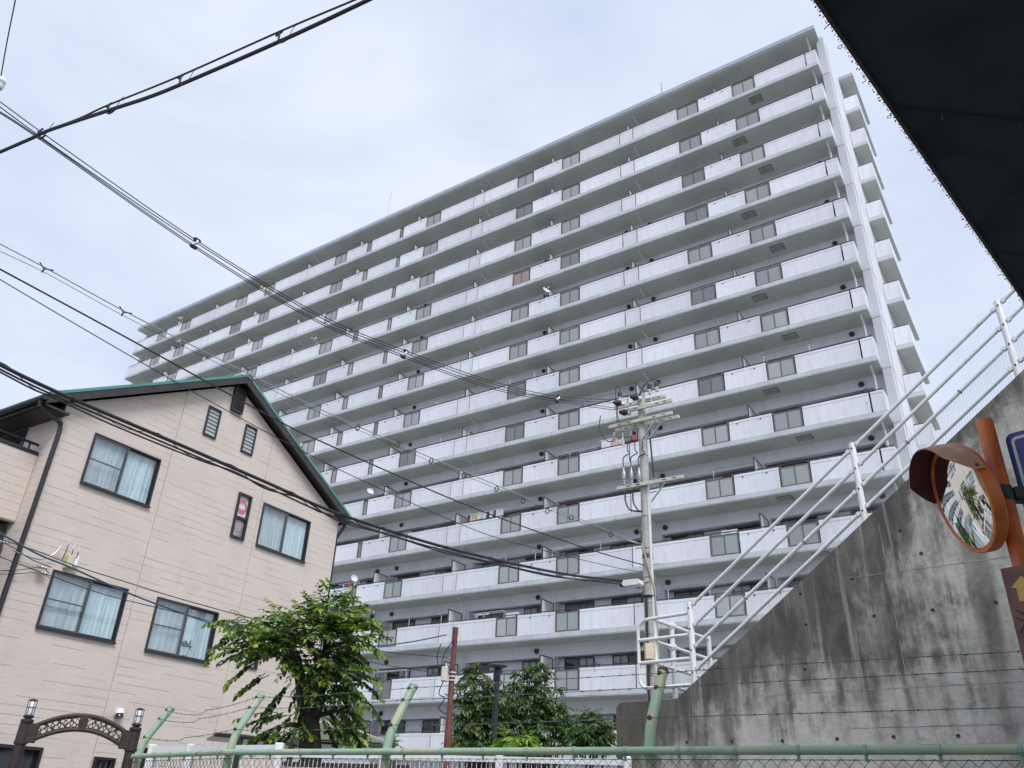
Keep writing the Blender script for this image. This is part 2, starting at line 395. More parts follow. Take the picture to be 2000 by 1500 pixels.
# end wall
M['pil'] = mat('grey_pilaster_paint', (.56, .57, .60), .7, var=.06, scale=.6, streak=.2, streak_col=(.4, .4, .4), sstr=(4, 4, .3))
MB().box(-4.366, -3.974, .93, 1.03, 0, RZ0+1.70).build('end_pilaster', M['pil'], apt)
ew = MB(); ew.box(-4.37, -3.97, 1.03, 11.0, 0, RZ0+1.74); ew.build('end_wall', M['endwall'], apt)
MB().box(-71.45, -71.0, 1.03, 11.0, 0, RZ0+1.45).build('end_wall', M['endwall'], apt)
cor = MB()
for k in range(15):
    z = RZ0-FH*k
    MB().box(-4.368, -3.962, .915, 1.5, z-1.40, z-1.33).build('wall_band', M['fascia'], apt)
    MB().box(-3.972, -3.962, 1.51, 4.62, z-1.21, z-1.19).build('wall_joint', M['fascia'], apt)
MB().box(-3.972, -3.960, 1.62, 1.66, 0, RZ0+1.7).build('wall_joint', M['brown'], apt)
# rear corridor projecting past the end wall
cs = MB(); cs.box(-3.965, -3.15, 4.65, 9.3, -1.38, -1.12, 0); cs.box(-3.96, -3.17, 4.67, 9.28, -1.40, -1.381, 1); cs = cs.mesh('corridor_slab', [M['fascia'], M['slab']])
cp1 = MB().cbox(-3.95, -3.16, 4.67, 4.77, -1.12, -.08, .006).mesh('corridor_parapet', M['panel'])
cp2 = MB().cbox(-3.25, -3.16, 4.78, 9.28, -1.12, -.08, .006).mesh('corridor_parapet', M['panel'])
cp3 = MB(); cp3.box(-3.95, -3.18, 4.70, 4.75, -.05, -.01); cp3.box(-3.23, -3.18, 4.75, 9.25, -.05, -.01)
for i in range(6): cp3.box(-3.22, -3.19, 4.8+i*.85, 4.83+i*.85, -.08, -.05)
cp3.box(-3.95, -3.92, 4.72, 4.76, -1.1, -.05); cp3 = cp3.mesh('corridor_rail', M['brown'])
for k in range(15):
    z = RZ0-FH*k
    c_ = ob('corridor_slab', cs, apt, (0, 0, z)); ob('corridor_parapet', cp1, c_); ob('corridor_parapet', cp2, c_); ob('corridor_rail', cp3, c_)
cr_ = MB(); cr_.box(-3.965, -3.12, 4.62, 9.35, RZ0+1.52, RZ0+1.78, 0); cr_.box(-3.96, -3.15, 4.66, 9.3, RZ0+1.46, RZ0+1.52, 1); cr_.build('corridor_roof', [M['roofedge'], M['slab']], apt)
MB().box(-3.97, -3.6, 9.32, 11.0, 0, RZ0+1.3).build('rear_stair_wall', M['endwall'], apt)
# --- things on the balconies
def bl(u_, off, dz, k): return nT*(DT+off)-Vector((math.sin(R_(PHI-90+90))*0, 0, 0))+tT*u_+Vector((0, 0, RZ0-FH*k+dz))
rzT = R_(PHI-90)
def dish(u_, k, label, yaw=.6, tilt=.5, size=.2):
    t = thing('satellite_dish', label, 'satellite dish', bl(u_, .06, 0, k), rzT, 'satellite dishes clamped to the balcony rails')
    ax = Vector((math.sin(yaw)*math.cos(tilt), -math.cos(yaw)*math.cos(tilt), math.sin(tilt)))
    c = Vector((0, -.12, .38)); pr = [(size*q/6, .10*size/.24*(q/6)**2) for q in range(7)]
    d_ = MB(); d_.lathe(pr+[(size, .112*size/.24)]+[(size*q/6*.98, .10*size/.24*(q/6)**2-.012) for q in range(6, -1, -1)], c, ax, 18); d_.build('reflector', M['white'], t, smooth=True)
    MB().tube([(0, 0, -.1), (0, -.02, .3), tuple(c-ax*.02)], .02, 6).build('mast', M['metal'], t)
    MB().tube([tuple(c+Vector((0, 0, -size*.9))), tuple(c+ax*.33+Vector((0, 0, -.08)))], .012, 5).build('feed_arm', M['metal'], t)
    MB().lathe([(.03, 0), (.045, .03), (.045, .1), (.02, .12)], c+ax*.3+Vector((0, 0, -.08)), ax, 8).build('feed_horn', M['white'], t)
dish(22.5, 4, 'white satellite dish on a fifth-row balcony rail near the middle of the tower', 1.25, .45, .24)
dish(35.6, 8, 'white satellite dish just right of the house roof, ninth row', 1.25, .45, .24)
dish(36.0, 10, 'white satellite dish above the leafy tree, beside red laundry', 1.35, .2, .24)
dish(63.6, 0, 'pale satellite dish at the far left end of the top floor balcony', -.9, .5)
dish(62.8, 1, 'pale satellite dish at the far left of the second row from the top', -.9, .4)
dish(43.6, 3, 'small pale antenna dish on the fourth row left of centre', -.8, .5)
M['cl_w'] = mat('white_cloth', (.72, .73, .76), .9, var=.15, scale=6); M['cl_y'] = mat('yellow_cloth', (.6, .58, .22), .9, var=.1); M['cl_m'] = mat('maroon_cloth', (.16, .04, .05), .9); M['cl_r'] = mat('red_cloth', (.55, .02, .10), .9)
M['cl_p'] = mat('peach_cloth', (.62, .48, .40), .9, var=.1); M['cl_b'] = mat('dark_blue_cloth', (.05, .07, .13), .9); M['cl_t'] = mat('teal_cloth', (.08, .32, .30), .9)
def laundry(u_, k, label, items, length, dz=.45, off=.5):
    t = thing('laundry_rack', label, 'laundry', bl(u_, off, dz, k), rzT, 'laundry racks on the balconies')
    p = MB(); p.tube([(-.1, 0, 0), (length, 0, .02)], .018, 6); p.tube([(-.1, .25, .0), (length, .25, .02)], .018, 6); p.tube([(0, -.05, 0), (0, .3, 0)], .012, 5); p.tube([(length-.1, -.05, 0), (length-.1, .3, 0)], .012, 5)
    p.tube([(0, .1, -.6), (0, .1, 0)], .018, 6); p.tube([(length-.1, .1, -.6), (length-.1, .1, 0)], .018, 6)
    p.build('drying_pole', M['white'], t)
    x = .05; r = random.Random(int(u_*10)+k)
    for mk, wd, h in items:
        m = MB(); n = 7; f = []; v = []
        for s_ in (0, .008):
            for j in range(4):
                for i in range(n+1):
                    v.append((x+wd*i/n, .02*math.sin(i*2.1+wd*9+j*.4)*(.3+j*.35)+s_, -.02-h*j/3))
        A = 4*(n+1)
        for j in range(3):
            for i in range(n):
                a = j*(n+1)+i; f += [(a, a+1, a+n+2, a+n+1), (A+a, A+a+n+1, A+a+n+2, A+a+1)]
        bd = [i for i in range(n+1)]+[(j+1)*(n+1)-1 for j in range(1, 4)]+[3*(n+1)+i for i in range(n-1, -1, -1)]+[j*(n+1) for j in range(2, 0, -1)]
        for i in range(len(bd)):
            a, b = bd[i], bd[(i+1) % len(bd)]; f.append((a, A+a, A+b, b))
        m.add(v, f); m.build('cloth', M[mk], t, smooth=True); x += wd+r.uniform(.02, .06)
laundry(27.9, 9, 'row of white, maroon and yellow clothes hung above a middle balcony', [('cl_m', .16, .5), ('cl_w', .12, .5), ('cl_y', .3, .42), ('cl_w', .32, .36), ('cl_w', .28, .4), ('cl_m', .14, .4), ('cl_w', .26, .38), ('cl_b', .14, .4), ('cl_w', .5, .5)], 2.6, .58)
laundry(18.8, 8, 'white and peach towels over a balcony rail left of the utility pole', [('cl_w', .55, .5), ('cl_p', .6, .52)], 1.4, .5, .2)
laundry(21.2, 8, 'dark clothes drying in a bay left of the white and peach towels', [('cl_b', .14, .4), ('cl_w', .06, .4), ('cl_b', .16, .42), ('cl_m', .14, .38), ('cl_b', .15, .4), ('cl_t', .35, .3)], 1.9, .35)
laundry(37.7, 10, 'dark and red laundry on the balcony just above the leafy tree', [('cl_b', .2, .32), ('cl_w', .12, .3), ('cl_b', .22, .33), ('cl_r', .28, .36), ('cl_b', .2, .33), ('cl_w', .15, .25)], 1.7, .3)
laundry(26.9, 11, 'row of white hangers on a pole above the twelfth row balcony', [('cl_w', .06, .2), ('cl_w', .05, .15), ('cl_w', .3, .08), ('cl_w', .06, .2), ('cl_w', .3, .08)], 2.0, .35)
laundry(22.0, 10, 'empty drying pole with a white peg rack, right of the middle', [('cl_w', .04, .04)]+[('cl_w', .05, .1)]*6, 3.0, .58)
laundry(34.0, 12, 'long drying pole over the lowest visible balcony left of the brown post', [('cl_w', .03, .05)], 2.6, .45)
laundry(50.3, 1, 'rack of small clothes on the second row near the left end', [('cl_w', .1, .2), ('cl_m', .08, .2), ('cl_b', .1, .2), ('cl_w', .1, .2), ('cl_m', .1, .2), ('cl_w', .1, .2)], 2.2, .3)
laundry(28.2, 8, 'line of dark clothes hung low along the ninth row balcony', [('cl_b', .1, .25), ('cl_w', .08, .2), ('cl_b', .1, .25), ('cl_m', .1, .25), ('cl_b', .12, .25), ('cl_w', .08, .2)], 2.2, .22)
def acunit(u_, k, label):
    t = thing('air_conditioner', label, 'air conditioner', bl(u_, .62, -1.12, k), rzT, 'air conditioners on the balconies')
    m = MB(); m.cbox(-.4, .4, -.14, .14, .75, 1.33, .015); m.build('casing', M['white'], t)
    MB().torus((-.1, -.145, 1.04), (0, 1, 0), .2, .012, 18, 5).build('fan_grille', M['metal'], t)
    s_ = MB(); [s_.box(a-.02, a+.02, b-.02, b+.02, 0, .75) for a in (-.35, .35) for b in (-.12, .12)]; s_.build('stand', M['metal'], t)
acunit(24.4, 11, 'beige outdoor air conditioner unit standing on the twelfth row balcony')

rk = random.Random(77)
def pole_rack(u_, k, label):
    t = thing('drying_rack', label, 'drying rack', bl(u_, .3, 0, k), rzT, 'empty drying racks on the balconies')
    z1 = rk.uniform(.45, .62); L = rk.uniform(1.5, 2.4)
    for x in (0, L): MB().tube([(x, .1, -1.0), (x, .1, z1), (x, -.12, z1+.02)], .017, 6).build('upright', M['white'], t)
    for y in (-.08, .08): MB().tube([(-.15, y, z1+.03), (L+.15, y, z1+.035)], .015, 6).build('pole', M['metal'], t)
for u_, k, lab in ((25.2, 6, 'empty drying rack on the seventh row left of the pole top'), (31.0, 6, 'empty drying rack on the seventh row, beside a downpipe'), (24.9, 10, 'white drying rack above the thick cable on the eleventh row'), (15.4, 11, 'drying rack behind the white looped railing'), (12.7, 9, 'drying rack seen between the stair rails, tenth row'), (9.6, 7, 'drying rack on the eighth row near the right end'), (31.5, 11, 'drying rack left of the brown post top'), (19.9, 7, 'drying rack just left of the pole cross arms'), (30.4, 7, 'drying rack on the eighth row left of a downpipe')):
    pole_rack(u_, k, lab)
acunit(12.2, 10, 'beige outdoor air conditioner unit behind the stair rails')
acunit(32.6, 9, 'beige outdoor air conditioner unit right of the house gable')
def planter(u_, k, label, seed):
    t = thing('balcony_plant', label, 'plant', bl(u_, .35, -1.1, k), rzT, 'potted plants on the balconies'); rg = random.Random(seed)
    MB().lathe([(.12, 0), (.16, .3), (.17, .32)], (0, 0, 0), (0, 0, 1), 12).build('pot', M['rust'], t, smooth=True); m = MB()
    for i in range(90):
        a = rg.uniform(0, 6.28); h = rg.uniform(.35, 1.25); r = rg.uniform(.02, .25); p = Vector((math.cos(a)*r, math.sin(a)*r, h)); d = Vector((math.cos(a), math.sin(a), rg.uniform(-.2, .8))).normalized(); s_ = d.cross(Vector((0, 0, 1))).normalized()*.04
        m.add([p, p+d*.08+s_, p+d*.18, p+d*.08-s_], [(0, 1, 2, 3)])
    m.build('foliage', M['leafplain'], t)
M['leafplain'] = mat('balcony_leaf', (.05, .12, .03), .5, var=.4, scale=9)
planter(19.2, 12, 'small green plant showing over a low balcony near the concrete wall', 1); planter(5.05, 8, 'green plant glimpsed through a parapet slot near the right end', 2)
# ------------------------------------------------------------------ beige house (local: x along the gable wall, y into the house)
HAZ = 147.56; HD = 15.0; nH, tH = axes(HAZ)
house = thing('gabled_house', 'beige three storey house with green edged gable roof and black framed windows', 'house', nH*HD, R_(HAZ-90))
def siding_mat():
    m = mat('beige_siding', (.745, .645, .562), .75, var=.07, scale=1.2, fine=.05, streak=.22, streak_col=(.58, .49, .425), sstr=(2.4, 2.4, .25))
    t = m.node_tree; b = t.nodes['Principled BSDF']; base = b.inputs['Base Color'].links[0].from_socket
    tcn = N_('ShaderNodeTexCoord', t); mpn = N_('ShaderNodeMapping', t); mpn.inputs['Rotation'].default_value = (R_(90), 0, 0)
    t.links.new(tcn.outputs['Object'], mpn.inputs[0])
    br = N_('ShaderNodeTexNoise', t); mp2 = N_('ShaderNodeMapping', t); mp2.inputs['Scale'].default_value = (3, 3, 40); t.links.new(tcn.outputs['Object'], mp2.inputs[0])
    br.inputs['Scale'].default_value = 1; br.inputs['Detail'].default_value = 3; t.links.new(mp2.outputs[0], br.inputs['Vector'])
    x = N_('ShaderNodeMix', t, data_type='RGBA', blend_type='MULTIPLY'); x.inputs[0].default_value = .22
    t.links.new(base, x.inputs[6]); t.links.new(br.outputs[0], x.inputs[7]); t.links.new(x.outputs[2], b.inputs['Base Color'])
    bp = N_('ShaderNodeBump', t); bp.inputs['Strength'].default_value = .25; bp.inputs['Distance'].default_value = .01
    t.links.new(br.outputs[0], bp.inputs['Height']); t.links.new(bp.outputs[0], b.inputs['Normal'])
    return m
M['siding'] = siding_mat()
M['joint'] = mat('siding_backing', (.50, .41, .35), .9)
M['hroof'] = mat('dark_brown_bargeboard', (.045, .038, .038), .5, var=.25, scale=3, streak=.25, streak_col=(.16, .14, .13), sstr=(3, 3, 6), slo=.62)
M['green'] = mat('green_roof_metal', (.09, .28, .22), .45, var=.15, scale=2)
M['hframe'] = mat('black_aluminium_sash', (.022, .022, .026), .35)
M['hframe2'] = mat('grey_aluminium_sash', (.10, .095, .095), .4)
def curtain_mat(name, a, b_, sc):
    m = bpy.data.materials.new(name); m.use_nodes = True; t = m.node_tree; b = t.nodes['Principled BSDF']
    tcn = N_('ShaderNodeTexCoord', t); mpn = N_('ShaderNodeMapping', t); mpn.inputs['Scale'].default_value = (sc, sc, .7); t.links.new(tcn.outputs['Object'], mpn.inputs[0])
    n = N_('ShaderNodeTexNoise', t); n.inputs['Scale'].default_value = 1; n.inputs['Detail'].default_value = 3; n.inputs['Distortion'].default_value = .6; t.links.new(mpn.outputs[0], n.inputs['Vector'])
    r = N_('ShaderNodeValToRGB', t); r.color_ramp.elements[0].position = .35; r.color_ramp.elements[0].color = tuple(a)+(1,); r.color_ramp.elements[1].position = .65; r.color_ramp.elements[1].color = tuple(b_)+(1,)
    t.links.new(n.outputs[0], r.inputs[0]); t.links.new(r.outputs[0], b.inputs['Base Color']); b.inputs['Roughness'].default_value = .9
    return m
M['curt'] = curtain_mat('sheer_curtain_blue', (.66, .76, .78), (.88, .93, .93), 9)
M['curt2'] = curtain_mat('sheer_curtain_grey', (.58, .60, .61), (.76, .78, .78), 7)
def glassmat(name, alpha, tint):
    m = bpy.data.materials.new(name); m.use_nodes = True; t = m.node_tree; t.nodes.clear()
    o = N_('ShaderNodeOutputMaterial', t); mixs = N_('ShaderNodeMixShader', t); tr = N_('ShaderNodeBsdfTransparent', t); gl = N_('ShaderNodeBsdfGlossy', t)
    tr.inputs[0].default_value = tuple(tint)+(1,); gl.inputs['Roughness'].default_value = .03
    fr = N_('ShaderNodeLayerWeight', t); fr.inputs[0].default_value = .5; pw_ = N_('ShaderNodeMath', t, operation='POWER'); pw_.inputs[1].default_value = 4; t.links.new(fr.outputs['Facing'], pw_.inputs[0])
    ad = N_('ShaderNodeMath', t, operation='MULTIPLY_ADD'); ad.inputs[1].default_value = .6; ad.inputs[2].default_value = alpha
    t.links.new(pw_.outputs[0], ad.inputs[0]); t.links.new(ad.outputs[0], mixs.inputs[0]); t.links.new(tr.outputs[0], mixs.inputs[1]); t.links.new(gl.outputs[0], mixs.inputs[2]); t.links.new(mixs.outputs[0], o.inputs[0])
    return m
M['hglass'] = glassmat('house_window_glass', .09, (.90, .94, .95))
HX0, HX1, RX, EZ, PZ = 7.35, 15.2, 11.15, 8.32, 10.52
LS = (PZ-EZ)/(RX-HX0); RS = (PZ-EZ)/(HX1-RX)
def gz(x): return PZ-(RX-x)*LS if x < RX else PZ-(x-RX)*RS
HD_ = 8.0
WN = {'w1': (8.06, 9.63, 6.92, 7.99), 'w2': (12.58, 14.2, 6.93, 8.0), 'w3': (8.08, 9.67, 4.18, 5.22), 'w4': (10.35, 11.95, 4.155, 5.225), 'nr': (11.8, 12.195, 6.92, 8.0),
      'l1': (10.46, 10.82, 8.95, 9.68), 'l2': (11.58, 11.935, 8.96, 9.685), 'sm': (12.93, 13.29, 4.22, 5.2), 'dr': (8.02, 8.86, 0, 2.27), 'g1': (9.87, 10.31, 1.3, 2.2), 'g2': (10.83, 11.1, 1.5, 2.43)}
# core
core = MB()
core.prism([(HX0+.021, .22, 0), (HX1-.02, .22, 0), (HX1-.02, .22, EZ-.02), (RX, .22, PZ-.03), (HX0+.021, .22, EZ-.02)], (0, HD_, 0))
core.build('wall', M['joint'], house)
# siding boards, split by the vertical joints and the openings
JX = [HX0, 9.84, 12.49, HX1]; CH = .1515
def clip_gable(x0, x1, z0, z1):
    poly = [(x0, z0), (x1, z0), (x1, z1), (x0, z1)]
    for s_ in (0, 1):                       # keep z <= line
        f = (lambda p: PZ-(RX-p[0])*LS-p[1]) if s_ == 0 else (lambda p: PZ-(p[0]-RX)*RS-p[1])
        o = []
        for i in range(len(poly)):
            a, b = poly[i], poly[(i+1) % len(poly)]; fa, fb = f(a), f(b)
            if fa >= 0: o.append(a)
            if fa*fb < 0: q = fa/(fa-fb); o.append((a[0]+(b[0]-a[0])*q, a[1]+(b[1]-a[1])*q))
        poly = o
        if len(poly) < 3: return None
    return poly
rs = random.Random(11)
row = 0; z = 0.0; boards = []
while z < PZ:
    z0, z1 = z, z+CH
    for c in range(3):
        xs = [(JX[c]+(.006 if c else 0), JX[c+1]-(.006 if c < 2 else 0))]
        subs = [(z0, z1)]
        ed = sorted({z0, z1}|{q for a, b, lo_, hi_ in WN.values() for q in (lo_, hi_) if z0 < q < z1})
        for i in range(len(ed)-1):
            za, zb = ed[i], ed[i+1]; iv = list(xs)
            for a, b, lo_, hi_ in WN.values():
                if lo_ < zb-1e-6 and hi_ > za+1e-6:
                    nv = []
                    for p, q in iv:
                        if b <= p or a >= q: nv.append((p, q)); continue
                        if a > p: nv.append((p, a))
                        if b < q: nv.append((b, q))
                    iv = nv
            for p, q in iv:
                if q-p > .01: boards.append((p, q, za, zb, zb == z1, za == z0, row))
    row += 1; z += CH
SEG = .606
def board_piece(m, p, q, za, zb, top, dy):
    poly = clip_gable(p, q, za, zb)
    if not poly: return
    m.prism([(x, -dy, zz) for x, zz in poly], (0, .06+dy, 0))
big = MB(); nb = 0
for p, q, za, zb, tp, bt, rw in boards:
    m = MB(); x = p; off = rs.choice((0, .2, .4))*SEG
    # blocks moulded along a board: alternate lower edges leave the dashed shadow lines
    first = math.floor((p-off)/SEG)
    while x < q-1e-4:
        nx = min(q, (math.floor((x-off)/SEG+1e-6)+1)*SEG+off)
        dsh = rs.random() < .55
        board_piece(m, x, nx, za+(.0045 if (bt and dsh) else 0), zb, tp, .020+rs.uniform(0, .003))
        x = nx
    if m.f:
        if nb < 300: m.build('siding_board', M['siding'], house); nb += 1
        else: big.add(m.v, m.f)
if big.f: tag(big.build('siding_boards', M['siding'], house), kind='stuff')
# windows
def rect_frame(m, x0, x1, z0, z1, f, y0, y1, c=0):
    m.box(x0, x0+f, y0, y1, z0, z1, c); m.box(x1-f, x1, y0, y1, z0, z1, c); m.box(x0+f, x1-f, y0, y1, z0, z0+f, c); m.box(x0+f, x1-f, y0, y1, z1-f, z1, c)
def sliding(nm, x0, x1, z0, z1, label, screen=True, grey_left=False):
    wo = MB(); rect_frame(wo, x0, x1, z0, z1, .032, -.045, .10); wo.box(x0-.012, x1+.012, -.075, -.051, z0-.025, z0+.01)
    wo = wo.build('window', M['hframe'], house); tag(wo, label)
    xm = (x0+x1)/2
    for s_, (a, b, y) in enumerate(((x0+.032, xm+.02, .0), (xm-.02, x1-.032, .0))):
        if s_ == 0: y = -.035
        sb = MB(); rect_frame(sb, a, b, z0+.032, z1-.032, .024, y, y+.03)
        if s_ == 0 and screen: sb.box(a+.024, b-.024, y+.004, y+.024, (z0+z1)/2-.012, (z0+z1)/2+.012)
        sb.build('sash', M['hframe2'] if s_ == 0 else M['hframe'], wo)
        MB().box(a+.022, b-.022, y+.012, y+.017, z0+.054, z1-.054).build('pane', M['hglass'], wo)
        cu = MB(); n = 24; v = []
        for i in range(n+1):
            xx = a+(b-a)*i/n; yy = .075+.012*math.sin(i*(1.3+.25*((x0*7+s_*3+z0) % 4))+x0)+.008*math.sin(i*(.5+.2*((z0+x0) % 2))+x1*3+s_)
            v += [(xx, yy, z0+.03), (xx+.02*math.sin(i), yy, z1-.03)]
        cu.add(v, [(2*i, 2*i+2, 2*i+3, 2*i+1) for i in range(n)])
        cu.add([(p[0], p[1]+.006, p[2]) for p in v], [(2*i+1, 2*i+3, 2*i+2, 2*i) for i in range(n)])
        cu.build('curtain', M['curt2'] if (s_ == 0 and (screen or grey_left)) else M['curt'], wo, smooth=True)
for nm in ('w1', 'w2', 'w3', 'w4'):
    x0, x1, z0, z1 = WN[nm]; sliding(nm, x0, x1, z0, z1, {'w1': 'upper left sliding window', 'w2': 'upper right sliding window', 'w3': 'lower left sliding window', 'w4': 'lower middle sliding window with a potted plant'}[nm], nm != 'w2', nm == 'w2')
# dark pocket behind each opening is the house interior: recess boxes
M['inside'] = mat('dim_room_interior', (.20, .20, .20), .9)
# narrow window with poster
x0, x1, z0, z1 = WN['nr']
wo = MB(); rect_frame(wo, x0, x1, z0, z1, .05, -.07, .055); zm = z0+.46*(z1-z0); wo.box(x0+.05, x1-.05, -.05, .05, zm-.03, zm+.03)
wo = wo.build('window', M['hframe'], house); tag(wo, 'narrow window with a red printed poster')
M['poster'] = mat('white_poster', (.66, .66, .68), .5); M['posterred'] = mat('red_poster_print', (.60, .17, .20), .5); M['posterdim'] = mat('dim_poster_print', (.42, .30, .31), .5); M['smoked'] = mat('grey_obscure_pane', (.34, .35, .36), .2, var=.35, scale=4)
MB().box(x0+.05, x1-.05, .0, .006, zm+.03, z1-.05).build('poster', M['poster'], wo)
pc = ((x0+x1)/2, (zm+z1)/2-.02); em = MB()
def ring_poly(rad, inner, cx, cz, y, sx=.78):
    for i in range(8):
        a0 = R_(22.5+45*i); a1 = R_(22.5+45*(i+1))
        em.add([(cx+sx*rad*math.cos(a0), y, cz+rad*math.sin(a0)), (cx+sx*rad*math.cos(a1), y, cz+rad*math.sin(a1)), (cx+sx*inner*math.cos(a1), y, cz+inner*math.sin(a1)), (cx+sx*inner*math.cos(a0), y, cz+inner*math.sin(a0))], [(0, 1, 2, 3)])
ring_poly(.19, .125, pc[0], pc[1], -.003)
em.box(pc[0]-.09, pc[0]+.09, -.004, -.0025, pc[1]-.125, pc[1]-.05)
for dx, h in ((-.06, .05), (-.02, .10), (.025, .09), (.065, .04)): em.box(pc[0]+dx-.011, pc[0]+dx+.011, -.004, -.0025, pc[1]+.06-.0, pc[1]+.06+h*.6)
em.build('poster_print', M['posterred'], wo)
MB().box(x0+.05, x1-.05, .0, .006, z0+.05, zm-.03).build('pane', M['smoked'], wo)
MB().lathe([(.11, 0), (.11, .002)], (pc[0], -.001, zm-.2), (0, -1, 0), 10).build('poster_print', M['posterdim'], wo)
# louvre windows
for nm in ('l1', 'l2'):
    x0, x1, z0, z1 = WN[nm]; wo = MB(); rect_frame(wo, x0, x1, z0, z1, .035, -.06, .05); wo = wo.build('window', M['hframe'], house)
    MB().box(x0+.035, x1-.035, .035, .045, z0+.035, z1-.035).build('backing', M['smoked'], wo)
    for i in range(7):
        zz = z0+.05+i*(z1-z0-.09)/7
        l = MB(); l.add([(x0+.036, -.016, zz+.105), (x1-.036, -.016, zz+.105), (x1-.036, -.04, zz), (x0+.036, -.04, zz), (x0+.036, -.010, zz+.105), (x1-.036, -.010, zz+.105), (x1-.036, -.034, zz), (x0+.036, -.034, zz)], [(0,1,2,3),(7,6,5,4),(0,4,5,1),(2,6,7,3),(0,3,7,4),(1,5,6,2)])
        l.build('louvre_slat', M['frost'], wo)
# gable vent
vn = MB(); rect_frame(vn, 11.03, 11.36, 9.82, 10.46, .03, -.11, .06); vn.box(11.06, 11.33, -.03, -.02, 9.85, 10.43); vn = vn.build('gable_vent', M['hframe'], house)
for i in range(12):
    zz = 9.86+i*.048; MB().obox((11.06, -.10, zz), Vector((.27, 0, 0)), Vector((0, .05, .03)), Vector((0, 0, .012))).build('slat', M['hframe2'], vn)
# small window, ground windows, door
for nm in ('sm', 'g1', 'g2'):
    x0, x1, z0, z1 = WN[nm]; wo = MB(); rect_frame(wo, x0, x1, z0, z1, .04, -.06, .055); wo = wo.build('window', M['hframe'], house)
    MB().box(x0+.04, x1-.04, .02, .028, z0+.04, z1-.04).build('pane', M['darkglass'] if nm != 'sm' else M['smoked'], wo)
    if nm == 'g1':
        for i in range(3): MB().tube([(x0+.05+i*.13, -.02, z0+.05), (x0+.19+i*.1, -.02, z1-.05)], .008, 4).build('window_bar', M['hframe2'], wo)
x0, x1, z0, z1 = WN['dr']; do = MB(); rect_frame(do, x0, x1, z0, z1, .05, -.06, .055); do = do.build('door', M['hframe'], house); MB().box(x0+.05, x1-.05, .03, .05, .05, z1-.05).build('door_leaf', M['darkglass'], do)
# interior side wall glimpses behind the curtains
# roof
def roof_poly(y0, y1):
    pass
OV = -.28
L0 = (HX0-.50, EZ-.50*LS+.16); R0 = (HX1+.16, EZ-.16*RS+.16); TP = (RX, PZ+.16)
bb = MB()
def slope_strip(m, A, B, h0, h1, y0, y1):
    (xa, za), (xb, zb) = A, B
    m.prism([(xa, y0, za+h0), (xb, y0, zb+h0), (xb, y0, zb+h1), (xa, y0, za+h1)], (0, y1-y0, 0))
ro = MB(); slope_strip(ro, L0, TP, .0, .10, OV+.04, HD_+.3); slope_strip(ro, TP, R0, .0, .10, OV+.04, HD_+.3)
ro = ro.build('roof', M['green'], house)
for A, B in ((L0, TP), (TP, R0)):
    m = MB(); slope_strip(m, A, B, -.14, .035, OV, OV+.035); m.build('bargeboard', M['hroof'], ro)
    m = MB(); slope_strip(m, A, B, .036, .105, OV-.012, OV+.05); m.build('roof_flashing', M['green'], ro)
    m = MB(); slope_strip(m, A, B, -.06, -.02, OV+.036, .06); m.build('soffit', M['hroof'], ro)
# gutters and downpipes
for xx, zz in ((L0[0]-.06, L0[1]-.02), (R0[0]+.05, R0[1]-.03)):
    gt = MB(); pr = [(xx+.065*math.cos(a), zz-.005+.075*math.sin(a)) for a in [math.pi+math.pi*i/8 for i in range(9)]]
    gt.prism([(x, OV-.02, q) for x, q in pr]+[(pr[-1][0]-.012, OV-.02, zz), (pr[0][0]+.012, OV-.02, zz)], (0, HD_+.5, 0)); gt.build('gutter', M['hframe'], ro)
MB().box(L0[0], HX0+.01, OV+.04, HD_, EZ-.30, EZ-.26).build('eave_soffit', M['hroof'], ro)
MB().box(L0[0]-.0, L0[0]+.03, OV+.04, HD_, EZ-.3, L0[1]).build('eave_fascia', M['hroof'], ro)
dp = MB(); dp.tube([(L0[0]-.05, OV+.12, L0[1]-.05), (L0[0]-.04, OV+.12, L0[1]-.17), (HX0-.02, -.07, EZ-.45), (HX0+.0, -.075, EZ-.62), (HX0+.0, -.075, .05)], .045, 8); dp.build('downpipe', M['hframe'], house, smooth=True)
dp = MB(); dp.tube([(R0[0]+.03, OV+.2, R0[1]-.06), (R0[0]+.03, OV+.2, R0[1]-.16), (HX1+.05, .03, EZ-.45), (HX1+.06, .04, EZ-.6), (HX1+.06, .04, .05)], .045, 8); dp.build('downpipe', M['hframe'], house, smooth=True)
# side wall (faces left in the picture) and the balcony that projects from it
sw = MB()
for i in range(int(EZ/CH)):
    tag(MB().box(HX0-.012, HX0+.02, .0, HD_, i*CH+.004, (i+1)*CH).build('siding_board', M['siding'], house), None)
by0 = .38
bp_ = MB(); bp_.cbox(4.2, HX0-.02, by0, by0+.12, 5.95, 7.28, .006); bp_ = bp_.build('balcony', M['siding'], house)
for i in range(8):
    MB().box(4.21, HX0-.022, by0-.008, by0-.0005, 5.97+i*CH*1.06, 5.97+(i+1)*CH*1.06-.004).build('siding_board', M['siding'], bp_)
MB().box(4.2, HX0-.03, by0-.03, by0+.16, 7.285, 7.34).build('coping', M['hframe'], bp_)
MB().box(4.2, HX0-.02, by0+.13, 3.4, 5.95, 6.05).build('balcony_floor', M['hroof'], bp_)
rl_ = MB(); rl_.tube([(4.2, by0+.06, 7.50), (HX0-.04, by0+.06, 7.50)], .028, 8)
for xx in (4.6, 5.5, 6.4, 7.15): rl_.tube([(xx, by0+.06, 7.34), (xx, by0+.06, 7.5)], .02, 6)
rl_.build('balcony_rail', M['hframe'], bp_)
MB().box(HX0-.03, HX0-.0125, 1.1, 2.6, 6.1, 8.0).build('balcony_door', M['hframe'], house)
